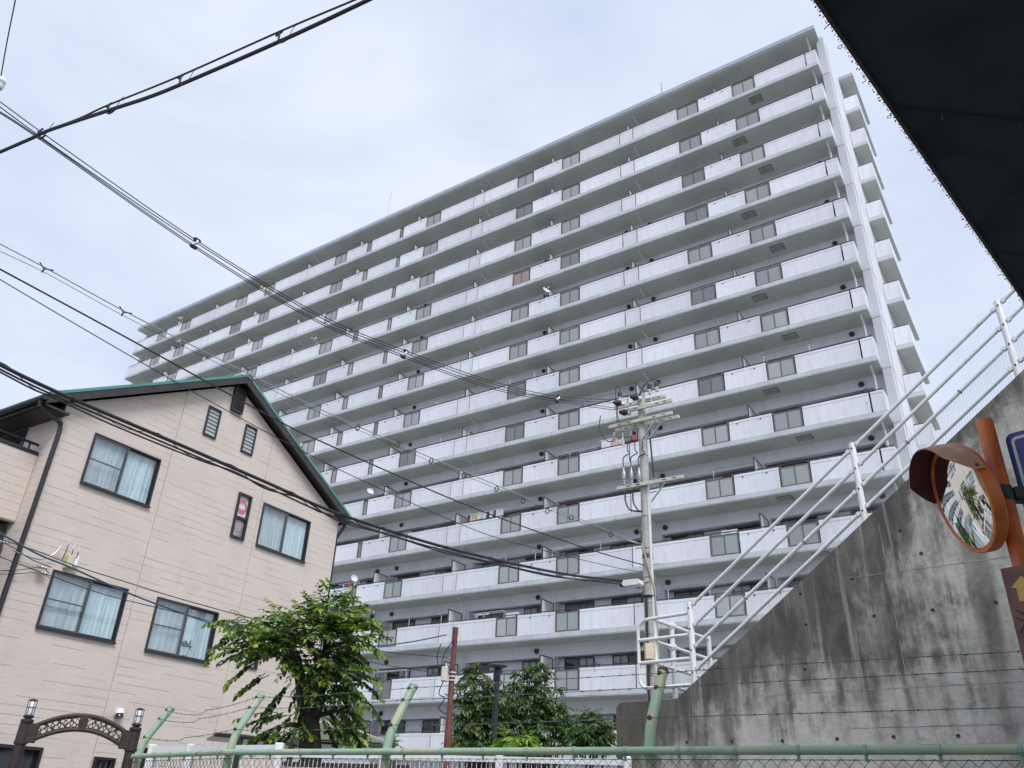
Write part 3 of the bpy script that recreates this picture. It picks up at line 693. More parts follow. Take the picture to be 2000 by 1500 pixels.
MB().box(HX0-.034, HX0-.031, 1.2, 2.5, 6.2, 7.9).build('pane', M['darkglass'], house)
# entrance bay below the balcony
eb = MB(); eb.cbox(3.6, HX0-.05, .55, .72, 5.35, 5.9, .01); eb.box(HX0-.16, HX0-.05, .45, .72, 0, 5.55); eb.build('entrance_frame', M['hroof'], house)
MB().box(3.6, HX0-.17, 2.6, 2.7, 0, 5.9).build('entrance_recess', M['joint'], house)
MB().box(3.6, 4.0, .8, 3.4, 0, 5.9).build('entrance_side_wall', M['siding'], house)
# aerial brackets, security camera, plant on the sill
ant = thing('wall_aerial', 'three short white aerials with cream boxes on the beige house wall', 'aerial', nH*(HD-.06)-tH*8.26+Vector((0, 0, 5.62)), R_(HAZ-90))
for i, (dx, dz) in enumerate(((-.12, .06), (.0, .0), (.11, -.02))):
    MB().lathe([(.016, 0), (.02, .015), (.018, .04), (.014, .09), (.008, .12)], (dx, -.1, dz), (0, 0, 1), 8).build('aerial_rod', M['ceramic'], ant, smooth=True)
    MB().tube([(dx, -.1, dz), (dx, -.1, dz-.08), (dx*.6, .04, -.2)], .008, 5).build('aerial_lead', M['cable'], ant)
MB().cbox(-.03, .08, -.1, .04, -.34, -.1, .01).build('cream_box', M['cream'], ant); MB().cbox(.1, .19, -.1, .04, -.30, -.08, .025).build('white_box', M['white'], ant)
cam_ = thing('security_camera', 'white dome security camera on the beige wall above the iron arch', 'camera', nH*(HD-.02)-tH*10.1+Vector((0, 0, 2.93)), R_(HAZ-90))
MB().lathe([(.03, 0), (.06, .015), (.075, .05), (.078, .09)], (0, -.09, .04), (0, -.2, -1), 14).build('dome_glass', M['darkglass'], cam_, smooth=True)
MB().lathe([(.02, 0), (.06, .01), (.082, .05), (.084, .10)], (0, -.085, .12), (0, -.15, -1), 14).build('housing', M['white'], cam_, smooth=True); MB().box(-.04, .04, -.06, .0, .0, .1).build('mount', M['white'], cam_)
# ------------------------------------------------------------------ concrete stair wall (local: x right along the wall, y away)
WAZ = 48.82; WD = 10.0; nW, tW = axes(WAZ)
def concrete_mat():
    m = bpy.data.materials.new('weathered_concrete'); m.use_nodes = True; t = m.node_tree; b = t.nodes['Principled BSDF']; b.inputs['Roughness'].default_value = .9; b.inputs['Specular IOR Level'].default_value = .25
    tcn = N_('ShaderNodeTexCoord', t); src = tcn.outputs['Object']
    def noise(scv, det=6, rough=.6, dist=0):
        mp_ = N_('ShaderNodeMapping', t); mp_.inputs['Scale'].default_value = scv; t.links.new(src, mp_.inputs[0])
        n = N_('ShaderNodeTexNoise', t); n.inputs['Scale'].default_value = 1; n.inputs['Detail'].default_value = det; n.inputs['Roughness'].default_value = rough; n.inputs['Distortion'].default_value = dist
        t.links.new(mp_.outputs[0], n.inputs['Vector']); return n.outputs[0]
    def mr(s_, a, b_, c=0, d=1):
        r = N_('ShaderNodeMapRange', t, interpolation_type='SMOOTHSTEP'); r.inputs[1].default_value = a; r.inputs[2].default_value = b_; r.inputs[3].default_value = c; r.inputs[4].default_value = d
        t.links.new(s_, r.inputs[0]); return r.outputs[0]
    def ma(op, a, b_):
        x = N_('ShaderNodeMath', t, operation=op)
        for i, q in enumerate((a, b_)):
            if hasattr(q, 'node'): t.links.new(q, x.inputs[i])
            else: x.inputs[i].default_value = q
        return x.outputs[0]
    def mixc(f, a, b_):
        x = N_('ShaderNodeMix', t, data_type='RGBA')
        t.links.new(f, x.inputs[0])
        for i, q in ((6, a), (7, b_)):
            if hasattr(q, 'node'): t.links.new(q, x.inputs[i])
            else: x.inputs[i].default_value = tuple(q)+(1,)
        return x.outputs[2]
    sep = N_('ShaderNodeSeparateXYZ', t); t.links.new(src, sep.inputs[0]); X, Z = sep.outputs[0], sep.outputs[2]
    base = mixc(mr(noise((1.1, 1.1, .8)), .35, .68), (.58, .555, .505), (.42, .40, .36))
    base = mixc(ma('MULTIPLY', mr(noise((22, 22, 22), 4), .45, .75), .45), base, (.27, .27, .26))
    base = mixc(ma('MULTIPLY', mr(noise((3.5, 3.5, 3), 7, .7, .4), .42, .66), .45), base, (.33, .315, .285))
    base = mixc(ma('MULTIPLY', mr(noise((1.3, 1.3, 2.2), 4), .60, .72), .5), base, (.46, .36, .27))
    # black growth: dense on the left and under the coping, ragged edges
    gx = mr(X, -2.7, -1.6, 1, 0)
    sl = ma('SUBTRACT', ma('ADD', ma('MULTIPLY', X, .71), 7.0), Z)          # metres below the sloping top
    top = mr(sl, .0, .75, .75, 0)
    low = mr(Z, 1.9, 4.0, .05, 1)
    st = noise((4.2, 4.2, .34), 8, .66, .25); big = noise((.95, .95, .7), 7, .66, .5); grain = noise((7, 7, 4), 8, .7, .3)
    k = ma('ADD', ma('MULTIPLY', ma('MULTIPLY', gx, low), .52), ma('MULTIPLY', top, .50))
    k = ma('ADD', k, ma('MULTIPLY', ma('SUBTRACT', st, .5), 1.5)); k = ma('ADD', k, ma('MULTIPLY', ma('SUBTRACT', big, .5), 1.3)); k = ma('ADD', k, ma('MULTIPLY', ma('SUBTRACT', grain, .5), .9))
    d1 = mr(k, -.06, .56)
    dk_ = mixc(mr(noise((2.6, 2.6, 1.1), 8, .72, .5), .36, .66), (.048, .045, .039), (.145, .134, .115))
    dk_ = mixc(ma('MULTIPLY', mr(noise((9, 9, .7), 6, .65), .45, .7), .6), dk_, (.045, .040, .034))
    base = mixc(ma('MULTIPLY', d1, .92), base, dk_)
    sp_ = mr(noise((30, 30, 30), 3, .6), .66, .74); base = mixc(ma('MULTIPLY', sp_, .5), base, (.10, .10, .095))
    d2 = mr(noise((7, 7, .22), 7, .65, .2), .55, .70)
    base = mixc(ma('MULTIPLY', ma('MULTIPLY', d2, gx), .6), base, (.46, .455, .43))     # pale lime runs
    d3 = mr(noise((1.5, 1.5, .12), 3, .5), .60, .68)
    base = mixc(ma('MULTIPLY', d3, .55), base, (.10, .085, .065))                        # brown water marks
    t.links.new(base, b.inputs['Base Color'])
    bp = N_('ShaderNodeBump', t); bp.inputs['Strength'].default_value = .5; bp.inputs['Distance'].default_value = .015
    t.links.new(ma('ADD', noise((9, 9, 9), 6, .65), ma('MULTIPLY', noise((60, 60, 60), 3), .5)), bp.inputs['Height']); t.links.new(bp.outputs[0], b.inputs['Normal'])
    return m
M['concrete'] = concrete_mat()
stair = thing('stair_wall', 'stained grey concrete wall with a sloping top carrying the white stair railing', 'wall', nW*WD, R_(WAZ-90))
def slz(x): return 3.02+max(0, (x+5.60)*.7093)
outl = [(-6.56, 0), (4.6, 0), (4.6, slz(2.0)), (2.0, slz(2.0)), (-5.60, 3.02), (-5.75, 3.005), (-6.50, 3.0), (-6.56, 2.94)]
holes = [(4.23,.88),(3.58,.89),(2.96,.9),(2.31,.9),(1.65,.9),(4.88,.88),(5.5,.88),(3.85,1.66),(4.99,1.75),(3.77,2.18),(2.95,2.2),(2.31,2.2),(1.67,2.21),(3.79,2.56),(3.13,2.66),(2.49,3.15),(2.31,2.85),(1.2,3.4),(1.0,2.2),(1.0,.9),(5.3,.35),(4.4,.3),(.3,2.2)]
hl = [(-t_, z_+CZ) for t_, z_ in holes]
vs = [Vector(p) for p in outl]; es = [(i, (i+1) % len(outl)) for i in range(len(outl))]
HN = 10; HR = .024
for cx, cz in hl:
    o = len(vs); vs += [Vector((cx+HR*math.cos(2*math.pi*i/HN), cz+HR*math.sin(2*math.pi*i/HN))) for i in range(HN)]; es += [(o+i, o+(i+1) % HN) for i in range(HN)]
rv, re, rf_, *_x = delaunay_2d_cdt(vs, es, [], 1, 1e-6)
wl = MB(); fr = []
for f in rf_:
    c = sum((rv[i] for i in f), Vector((0, 0)))/len(f)
    if any((c-Vector(h)).length < HR*.98 for h in hl): continue
    fr.append(tuple(f))
def orient(f):
    a, b, c = (rv[i] for i in f[:3]); return f if (b-a).cross(c-a) > 0 else tuple(reversed(f))
wl.add([(p.x, 0, p.y) for p in rv], [orient(f) for f in fr])
n = len(outl); wl.add([(x, 0, z) for x, z in outl]+[(x, 1.9, z) for x, z in outl], [tuple(range(n, 2*n))[::-1]]+[(i, n+i, n+(i+1) % n, (i+1) % n) for i in range(n)])
wl.build('wall_body', M['concrete'], stair)
M['holemat'] = mat('tie_hole_mortar', (.22, .215, .20), .95, var=.3, scale=40)
hm = MB(); ring = [(HR*math.cos(2*math.pi*i/HN), HR*math.sin(2*math.pi*i/HN)) for i in range(HN)]
hm.add([(a, 0, b) for a, b in ring]+[(a*.7, .022, b*.7) for a, b in ring], [(i, HN+i, HN+(i+1) % HN, (i+1) % HN) for i in range(HN)]+[tuple(range(HN, 2*HN))]); hm = hm.mesh('form_tie_hole', M['holemat'])
for cx, cz in hl: ob('form_tie_hole', hm, stair, (cx, 0, cz))
M['seam'] = mat('pale_formwork_fin', (.36, .355, .34), .9, var=.4, scale=6, col2=(.16, .155, .15))
for z_, xa, xb in ((3.0, -4.3, 1.5), (2.42, -5.5, 1.5), (4.28, -3.2, 1.5), (2.60, -3.4, -1.2)):
    MB().box(xa, xb, -.0022, .01, z_, z_+.007).build('formwork_seam', M['seam'], stair)
for xx, za, zb in ((-2.72, 2.2, 4.9), (-.62, .3, 6.2)): MB().box(xx, xx+.006, -.002, .01, za, zb).build('formwork_seam', M['seam'], stair)
# white stair railing
rail = thing('stair_railing', 'white tubular stair railing with wire mesh climbing the sloping concrete wall', 'railing', nW*WD, R_(WAZ-90))
SL = .7093; RY = .16
posts = [-5.42, -2.91, -.89, 1.15]; hts = [1.07, .79, .51, .22]
for px_ in posts:
    zb = slz(px_)-.03; m = MB(); m.lathe([(.040, 0), (.040, 1.15), (.036, 1.165), (.02, 1.17)], (px_, RY, zb), (0, 0, 1), 14); po = m.build('post', M['whiterail'], rail, smooth=True)
    for h in hts:
        MB().lathe([(.012, 0), (.012, .012), (.006, .016)], (px_, RY-.038, slz(px_)+h-.02), (0, -1, 0), 6).build('bolt', M['rust'], po)
for i in range(len(posts)-1):
    a, b = posts[i], posts[i+1]
    for h in hts:
        A = Vector((a+.07, RY, slz(a)+h+.07*SL)); B = Vector((b-.07, RY, slz(b)+h-.07*SL)); MB().tube([A, B], .0245, 10).build('rail', M['whiterail'], rail, smooth=True)
        for Q, x in ((A, a), (B, b)):
            br_ = MB(); c = Vector((x, RY, Q.z-(Q.x-x)*SL)); br_.tube([c+(Q-c)*.45, Q], .016, 6); d_ = (Q-c).normalized(); br_.beam(Q-d_*.03, Q+d_*.012, .05, .05); br_.build('bracket', M['whiterail'], rail)
    # wire mesh below the third rail
    mm = MB(); L = b-a-.1; st_ = .035; n_ = int(L/st_)
    for j in range(n_+1):
        x = a+.05+j*st_; mm.beam((x, RY+.03, slz(x)+.02), (x, RY+.03, slz(x)+.50), .0017, .0017)
    for h in [.02+.035*q for q in range(15)]: mm.beam((a+.05, RY+.033, slz(a+.05)+h), (b-.05, RY+.033, slz(b-.05)+h), .0017, .0017)
    tag(mm.build('wire_mesh', M['metal'], rail), kind='stuff')
    for fx in (.33, .68):
        x = a+(b-a)*fx; MB().torus((x, RY, slz(x)+hts[2]), (1, 0, SL), .03, .006, 10, 5).build('mesh_clip', M['rust'], rail)
# looped panel at the foot, and the railing that runs back from it
z0, z1 = 3.19, 4.14; xl = -6.27; lp = [(-5.46, RY, z1)]+[(xl+.16-.16*math.sin(q), RY, z1-.02-.16+.16*math.cos(q)) for q in [R_(a) for a in range(0, 91, 15)]]+[(xl+.14-.14*math.cos(q), RY, z0+.14-.14*math.sin(q)) for q in [R_(a) for a in range(0, 91, 15)]]+[(-5.46, RY, z0+.01)]
MB().tube(lp, .0245, 10).build('looped_rail', M['whiterail'], rail, smooth=True)
for z_ in (3.53, 3.84): MB().tube([(xl+.01, RY, z_), (-5.46, RY, z_+.01)], .0245, 10).build('rail', M['whiterail'], rail, smooth=True)
MB().tube([(-6.0, RY+.02, 3.1), (-6.0, RY+.02, 4.12)], .027, 10).build('rail', M['whiterail'], rail, smooth=True)
for z_ in (3.25, 3.50, 3.80, 4.10): MB().tube([(-5.98, RY+.05, z_), (-5.98, 1.75, z_)], .0245, 10).build('rail', M['whiterail'], rail, smooth=True)
for y_ in (.62, 1.75): MB().tube([(-5.98, y_, 3.0), (-5.98, y_, 4.15)], .036, 10).build('post', M['whiterail'], rail, smooth=True)
for z_ in (3.8, 4.10): MB().lathe([(.05, 0), (.05, .09)], (-5.98, .575, z_), (0, 1, 0), 10).build('bracket', M['whiterail'], rail)
mm = MB()
for j in range(40): mm.beam((-5.95, .25+j*.04, 3.05), (-5.95, .25+j*.04, 3.5), .0022, .0022)
for q in range(12): mm.beam((-5.953, .25, 3.05+q*.04), (-5.953, 1.8, 3.05+q*.04), .0022, .0022)
for j in range(18): mm.beam((-5.9+j*.03, RY+.03, 3.03), (-5.9+j*.03, RY+.03, 3.52), .0022, .0022)
tag(mm.build('wire_mesh', M['metal'], rail), kind='stuff')
# ------------------------------------------------------------------ green chain link fence
M['fgreen'] = mat('faded_green_fence_paint', (.30, .43, .30), .55, var=.2, scale=5, col2=(.42, .46, .30), streak=.55, streak_col=(.10, .055, .03), sstr=(7, 7, 7), slo=.62, shi=.72)
M['fring'] = mat('green_fence_band', (.26, .42, .34), .5, var=.2, scale=20)
M['fwire'] = mat('dark_chain_link_wire', (.055, .045, .04), .6, var=.4, scale=30)
M['barb'] = mat('green_grey_barbed_wire', (.12, .18, .17), .5, var=.4, scale=20)
fence = thing('chain_link_fence', 'weathered green chain link fence with bent posts and three barbed wires', 'fence', (0, 0, 0))
FD = 5.0; RZ = CZ+.38
def fp(t_, z_, o=0): p = nF*(FD+o)+tF*t_; return Vector((p.x, p.y, z_))
tp = [6.81, 4.84, 2.55, .35, -1.85]
PB = fp(6.81, RZ); nK, tK = axes(41.2); DK = nK.dot(PB)
PA = onpl(262, 1480, 41.2, DK)
bases = [(Vector((PA.x, PA.y, RZ)), nK)]+[(fp(t_, RZ), nF) for t_ in tp]
heads = []
WF = [.93, .60, .28]
for i, (b0, nn) in enumerate(bases):
    b = Vector((b0.x, b0.y, 0))+nn*.045
    lean = .24; rise = .52
    P = [b, b+Vector((0, 0, RZ-.25)), b+Vector((0, 0, RZ+.02)), b+nn*.02+Vector((0, 0, RZ+.12)), b+nn*.06+Vector((0, 0, RZ+.22)), b+nn*lean+Vector((0, 0, RZ+rise))]
    po = MB().tube(P, .036, 14).build('post', M['fgreen'], fence, smooth=True)
    e = (P[5]-P[4]); MB().lathe([(.030, -.004), (.040, 0), (.040, .02), (.034, .026), (.01, .03)], P[5]-e.normalized()*.012, e, 14).build('post_cap', M['rust'] if i == 3 else M['fring'], po, smooth=True)
    hd = []
    for q in WF:
        c = P[4]+(P[5]-P[4])*q if q > .3 else P[4]; hd.append(c)
        if q <= .3: c = P[3]+(P[4]-P[3])*.8; hd[-1] = c
        MB().lathe([(.016, 0), (.016, .012), (.008, .02)], c-nn*.034+Vector((0, 0, .0)), -nn+Vector((0, 0, .25)), 8).build('wire_bolt', M['rust'], po)
    heads.append(hd)
    MB().torus(b+Vector((0, 0, RZ)), (0, 0, 1), .044, .010, 14, 6).build('clamp', M['rust'] if i in (1, 2) else M['fring'], po)
pts = [b for b, _ in bases]
pr = MB().tube([pts[0]-(pts[1]-pts[0]).normalized()*.05, pts[1]], .0245, 12).build('top_rail', M['fgreen'], fence, smooth=True)
MB().tube([pts[1], pts[5]], .0245, 12).build('top_rail', M['fgreen'], fence, smooth=True)
for i in range(5):
    a, b = pts[i], pts[i+1]; L = (b-a).length; k = int(L/.33)
    for j in range(1, k+1):
        c = a+(b-a)*((j-.4)/k); d_ = (b-a).normalized(); bn = MB(); bn.lathe([(.0275, -.012), (.0285, -.010), (.0285, .010), (.0275, .012)], c, d_, 12); bn.box(c.x-.008, c.x+.008, c.y-.006, c.y+.006, c.z-.06, c.z-.026); bn.build('rail_band', M['fring'], fence)
mesh_ = MB(); PITCH_ = .079; HH = .079
for i in range(5):
    a, b = pts[i], pts[i+1]; L = (b-a).length; d_ = (b-a).normalized(); nn = bases[i][1]; nz_ = int((RZ-.15)/(HH/2)); ncol = int(L/PITCH_)
    for j in range(ncol+1):
        P = []; s0 = 1 if j % 2 == 0 else 1
        x0 = j*PITCH_
        pl_ = []
        for q in range(nz_):
            xx = x0+(PITCH_/2 if q % 2 else 0)*1.0; pl_.append(a+d_*min(xx*1.0, L)+Vector((0, 0, -.045-q*HH/2))+nn*(.003 if q % 2 else -.003))
        mesh_.tube(pl_, .0021, 3, False)
        pl2 = [a+d_*min(x0+PITCH_/2 if q % 2 == 0 else x0+PITCH_ , L)+Vector((0, 0, -.045-(q+0)*HH/2)) for q in range(0)]
    mesh_.tube([a+Vector((0, 0, -.05)), b+Vector((0, 0, -.05))], .002, 4)
    for j in range(ncol+1):                   # second set, mirrored, closes the diamonds
        x0 = j*PITCH_; mesh_.tube([a+d_*min(max(x0-(PITCH_/2 if q % 2 else 0), 0), L)+Vector((0, 0, -.045-q*HH/2))-nn*(.003 if q % 2 else -.003) for q in range(nz_)], .0021, 3, False)
tag(mesh_.build('chain_link_mesh', M['fwire'], fence), kind='stuff')
bw = [MB(), MB(), MB()]; rb = random.Random(5)
sags = {0: (.075, .06, .05), 1: (.012, .02, .03), 2: (.0, .004, .01), 3: (-.005, .0, .0), 4: (0, 0, 0)}
for i in range(5):
    for q in range(3):
        a, b = heads[i][q], heads[i+1][q]; n_ = 26; line = []
        if i == 0: b = b+Vector((0, 0, -.0))
        for j in range(n_+1):
            f = j/n_; line.append(a+(b-a)*f-Vector((0, 0, sags[i][q]*4*f*(1-f)*(1.3 if f < .5 else .8)))-bases[i][1]*.04)
        L = (b-a).length; turns = int(L/.028)
        for ph in (0, math.pi):
            tw_ = []
            for j in range(turns*4+1):
                f = j/(turns*4); k = min(int(f*n_), n_-1); p = line[k]+(line[k+1]-line[k])*(f*n_-k); an = j*math.pi/2+ph
                tw_.append(p+Vector((0, 0, 1))*math.cos(an)*.0022+bases[i][1]*math.sin(an)*.0022)
            bw[q].tube(tw_, .0016, 3, False)
        nbarb = int(L/.125)
        for j in range(nbarb):
            f = (j+.5)/nbarb+rb.uniform(-.1, .1)/nbarb; k = min(int(f*n_), n_-1); p = line[k]+(line[k+1]-line[k])*(f*n_-k); d_ = (b-a).normalized()
            bw[q].tube([p-d_*.007, p+d_*.007], .0045, 5)
            for _ in range(2):
                v = Vector((rb.uniform(-1, 1), rb.uniform(-1, 1), rb.uniform(-1, 1))).normalized()*.016; bw[q].tube([p-v, p+v], .0011, 3)
for q in range(3): bw[q].build('barbed_wire', M['barb'], fence)
# ------------------------------------------------------------------ utility pole
PX, PY, PR = 3.42, 18.70, 19.0
pole = thing('utility_pole', 'tall grey concrete utility pole with cream cross arms behind the stair wall', 'utility pole', (PX, PY, 0))
PD = nT.dot(Vector((PX, PY, 0)))
def pp(x, y, dy=0): return onpl(x, y, PHI, PD+dy)-Vector((PX, PY, 0))
ptop = atr(1254, 768, PR).z
MB().tube([(0, 0, 0), (0, 0, ptop-.03), (0, 0, ptop)], [.165, .100, .085], 20).build('shaft', M['polecon'], pole, smooth=True)
xT = tT*-1
for (xa, ya), (xb, yb), dy in (((1210, 812), (1312, 776), -.14), ((1201, 803), (1300, 768), .14), ((1190, 838), (1313, 803), -.14), ((1203, 845), (1326, 810), .14), ((1206, 957), (1334, 928), -.15)):
    a, b = pp(xa, ya, dy), pp(xb, yb, dy); zz = (a.z+b.z)/2; zz = a.z+(b.z-a.z)*.5; a.z = b.z = zz
    ar = MB().beam(a, b, .075, .085).build('cross_arm', M['arm'], pole)
    d_ = (b-a).normalized()
    for f in (.15, .3, .7, .85): MB().obox(a+(b-a)*f-nT*.0385-Vector((0, 0, .012)), d_*.09, -nT*.002, Vector((0, 0, .022))).build('slot', M['black'], ar)
for (xa, ya), (xb, yb) in (((1283, 815), (1253, 860)), ((1298, 818), (1266, 858)), ((1306, 933), (1272, 980))):
    a, b = pp(xa, ya, -.16), pp(xb, yb, -.1); MB().beam(a, b, .03, .03).build('brace', M['metal'], pole)
def insul(o, ax, nm='insulator'):
    m = MB(); m.lathe([(.03, 0), (.055, .02), (.035, .04), (.06, .07), (.04, .1), (.06, .13), (.04, .16), (.045, .19)], o, ax, 12); i_ = m.build(nm, M['ceramic'], pole, smooth=True)
    a = Vector(ax).normalized(); m = MB(); m.lathe([(.05, .185), (.085, .22), (.085, .30), (.06, .38), (.045, .44), (.015, .47)], o, ax, 12); m.build('boot', M['black'], i_, smooth=True)
wdir = Vector((-.72, -.69, 0)).normalized()
for x, y in ((1252, 779), (1219, 790), (1231, 808)): insul(pp(x, y, -.1), wdir*.93+Vector((0, 0, -.22)))
for x, y in ((1269, 770), (1283, 765), (1211, 785)):
    o = pp(x, y, 0); m = MB(); m.lathe([(.03, 0), (.05, .03), (.035, .06), (.055, .1), (.035, .14)], o, (0, 0, 1), 12); i_ = m.build('insulator', M['ceramic'], pole, smooth=True)
    m = MB(); m.lathe([(.045, .14), (.06, .17), (.06, .27), (.03, .30)], o, (0, 0, 1), 10); m.build('insulator_cap', mat('slate_insulator_cap', (.06, .075, .09), .5) if 'scap' not in M else M['scap'], i_, smooth=True)
# switch gear hanging below the second arm
for x, y, r_, h_ in ((1200, 845, .05, .26), (1209, 842, .08, .22), (1217, 846, .045, .36), (1224, 842, .08, .2), (1231, 840, .06, .24)):
    o = pp(x, y, -.12); m = MB(); m.lathe([(r_*.5, 0), (r_, -.03), (r_*.7, -.06), (r_, -.09), (r_*.7, -.13), (r_, -.16), (r_*.6, -h_)][::-1], o, (0, 0, 1), 12); m.build('fuse_cutout', M['ceramic'] if r_ < .06 else M['metal'], pole, smooth=True)
a = pp(1237, 852, -.1); MB().cbox(a.x-.07, a.x+.07, a.y-.06, a.y+.06, a.z-.14, a.z+.02, .015).build('red_tag', mat('red_warning_tag', (.35, .06, .03), .6, var=.4, scale=30), pole)
for x in (1219, 1234, 1249):
    o = pp(x, 948, -.16); m = MB(); m.lathe([(.03, 0), (.05, .03), (.035, .06), (.05, .09), (.035, .12), (.055, .16), (.055, .32), (.02, .42), (.012, .5)], o, (0, 0, 1), 12); m.build('cable_termination', M['metal'], pole, smooth=True)
    c = o+Vector((0, 0, .5)); q = pp(x+6, 862, -.15); MB().stube([c, c+Vector((0, 0, .25)), (c+q)/2+xT*.12, q+Vector((0, 0, -.25)), q], .014, 6).build('jumper_cable', M['cable'], pole, smooth=True)
for x0_ in (1221, 1236): MB().stube([pp(x0_, 960, -.16), pp(x0_+1, 980, -.16), pp(x0_+10, 996, -.14), pp(1254, 999, -.12)], .02, 6).build('jumper_cable', M['cable'], pole, smooth=True)
MB().stube([pp(1173, 812, -.2), pp(1171, 835, -.2), pp(1182, 858, -.2), pp(1196, 862, -.2), pp(1200, 850, -.15)], .013, 6).build('jumper_cable', M['cable'], pole, smooth=True)
for pts_ in ([(1211, 770), (1208, 757), (1203, 757), (1203, 790), (1206, 832)], [(1284, 745), (1276, 741), (1262, 748), (1246, 775)], [(1268, 750), (1258, 752), (1250, 770), (1236, 785)], [(1205, 792), (1207, 815), (1212, 838)], [(1272, 775), (1273, 795), (1268, 806), (1262, 808)]):
    MB().stube([pp(x, y, -.12) for x, y in pts_], .011, 5).build('jumper_cable', M['cable'] if pts_[0][0] != 1272 else M['pipe'], pole, smooth=True)
MB().tube([pp(1268, 838, -.02), pp(1277, 932, -.02)], .022, 6).build('guy_stub', M['cable'], pole)
# conduits strapped to the pole
MB().tube([(.05, -.145, .1), (.06, -.13, 5.2), (.055, -.115, ptop-2.6)], .035, 8).build('conduit', M['pipe'], pole, smooth=True)
MB().tube([tuple(pp(1224, 1055, -.25)), tuple(pp(1254, 1063, -.22)), (.10, -.17, 6.3), (.13, -.155, 5.6), (.13, -.16, .1)], .022, 8).build('conduit', mat('tan_conduit', (.46, .38, .28), .5, var=.2), pole, smooth=True)
MB().tube([(-.10, -.15, 6.1), (-.12, -.15, 4.0), (-.13, -.155, .2)], .03, 8).build('conduit', M['cable'], pole, smooth=True)
for z_ in (3.6, 4.4, 5.3, 6.0, 6.6, 7.3, 8.1, 8.9, 9.7): MB().torus((0, 0, z_), (0, 0, 1), .168-.0055*z_, .009, 18, 5).build('strap', M['metal'], pole)
for i, z_ in enumerate((4.2, 4.65, 5.1, 5.55, 6.9, 7.35, 8.7, 9.2)):
    s_ = -1 if i % 2 else 1; MB().tube([xT*(s_*.12)+Vector((0, 0, z_)), xT*(s_*.3)+Vector((0, 0, z_+.01))], .011, 6).build('step_bolt', M['metal'], pole)
a = pp(1270, 1272, -.28); MB().cbox(a.x-.12, a.x+.12, a.y-.08, a.y+.08, a.z-.18, a.z+.16, .012).build('meter_box', M['cream'], pole)
MB().torus((0, 0, 6.15), (0, 0, 1), .15, .03, 18, 6).build('cable_bundle_ring', M['cable'], pole)
M['plate'] = mat('pole_number_plate', (.12, .12, .12), .6, var=.6, scale=40)
MB().lathe([(.131, 7.05), (.131, 7.16)], (0, 0, 0), (0, 0, 1), 18).build('number_plate', M['plate'], pole)
# street lamp
la = atr(1234, 1140, PR-.35); lamp = thing('street_lamp', 'flat white street lamp fixed to the utility pole among black cables', 'street lamp', la, rzT)
lm = MB(); pf = [(-.20, .05), (-.16, .075), (.20, .07), (.24, .03), (.235, -.035), (.19, -.06), (-.12, -.065), (-.18, -.05), (-.21, .0)]
lm.prism([(x, -.12, z_) for x, z_ in pf], (0, .24, 0)); lm.build('lamp_head', M['white'], lamp)
M['lens'] = mat('lamp_lens', (.62, .65, .68), .2); MB().box(-.13, .19, -.09, .09, -.075, -.066).build('lens', M['lens'], lamp)
MB().lathe([(.03, 0), (.055, .03), (.055, .11), (.04, .13)], (-.31, 0, .0), (1, 0, 0), 10).build('neck', M['black'], lamp, smooth=True)
MB().tube([(-.02, .1, .06), (.1, .3, .1), (.28, .38, .12)], .018, 6).build('bracket', M['metal'], lamp)
# ------------------------------------------------------------------ overhead wires
WL = ((PX, PY), (-7.0, 8.6))
def resample(P, n):
    # Catmull-Rom through pixel points
    o = []
    for i in range(len(P)-1):
        p0, p1, p2, p3 = P[max(i-1, 0)], P[i], P[i+1], P[min(i+2, len(P)-1)]
        for j in range(n):
            t = j/n; o.append(tuple(.5*((2*p1[k])+(-p0[k]+p2[k])*t+(2*p0[k]-5*p1[k]+4*p2[k]-p3[k])*t*t+(-p0[k]+3*p1[k]-3*p2[k]+p3[k])*t**3) for k in (0, 1)))
    return o+[P[-1]]
def wpts(px, pl_, n=8, ext=True):
    Q = [onvert(x, y, *pl_) for x, y in resample(px, n)]
    if ext: d_ = (Q[0]-Q[1]).normalized(); Q = [Q[0]+d_*4]+Q
    return Q
def wire(label, px, r, pl_=WL, m='cable', name='power_line', n=8, ext=True, group=None):
    Q = wpts(px, pl_, n, ext); o = MB().tube(Q, r, 6).build(name, M[m], smooth=True); tag(o, label, 'wire', group); return Q
def par(off): # plane shifted sideways
    (a, b), (c, d_) = WL; v = Vector((c-a, d_-b)).normalized(); q = Vector((-v.y, v.x))*off; return ((a+q.x, b+q.y), (c+q.x, d_+q.y))
hi = [(-20, 184), (120, 286), (383, 469), (620, 612), (790, 684), (960, 744), (1088, 774), (1205, 781)]
lo = [(-20, 209), (75, 270), (376, 481), (610, 624), (786, 697), (960, 759), (1086, 784), (1200, 801)]
wire('topmost of the four wires crossing the sky to the pole top', hi, .008)
wire('second of the four wires crossing the sky to the pole top', [(x, y+(10 if x < 200 else 5)) for x, y in hi], .008)
wire('third of the four wires crossing the sky to the pole top', [(x, y-(3 if x < 200 else 4)) for x, y in lo], .008)
wire('lowest of the four wires crossing the sky to the pole top', lo, .008)
def spacer(x1, y1, x2, y2, label):
    a, b = onvert(x1, y1, *WL), onvert(x2, y2, *WL); t = thing('wire_spacer', label, 'wire spacer', (a+b)/2, 0, 'white spacers clamped on the four wires'); c = (a+b)/2
    MB().tube([a-c, (a-c)*.3+Vector((.03, 0, 0)), (b-c)*.3-Vector((.03, 0, 0)), b-c], .026, 8).build('spacer_bar', M['white'], t, smooth=True)
    for p in (a-c, b-c): MB().lathe([(.02, -.06), (.034, -.035), (.034, .035), (.02, .06)], p, Vector((.72, .69, -.1)), 8).build('clamp', M['black'], t)
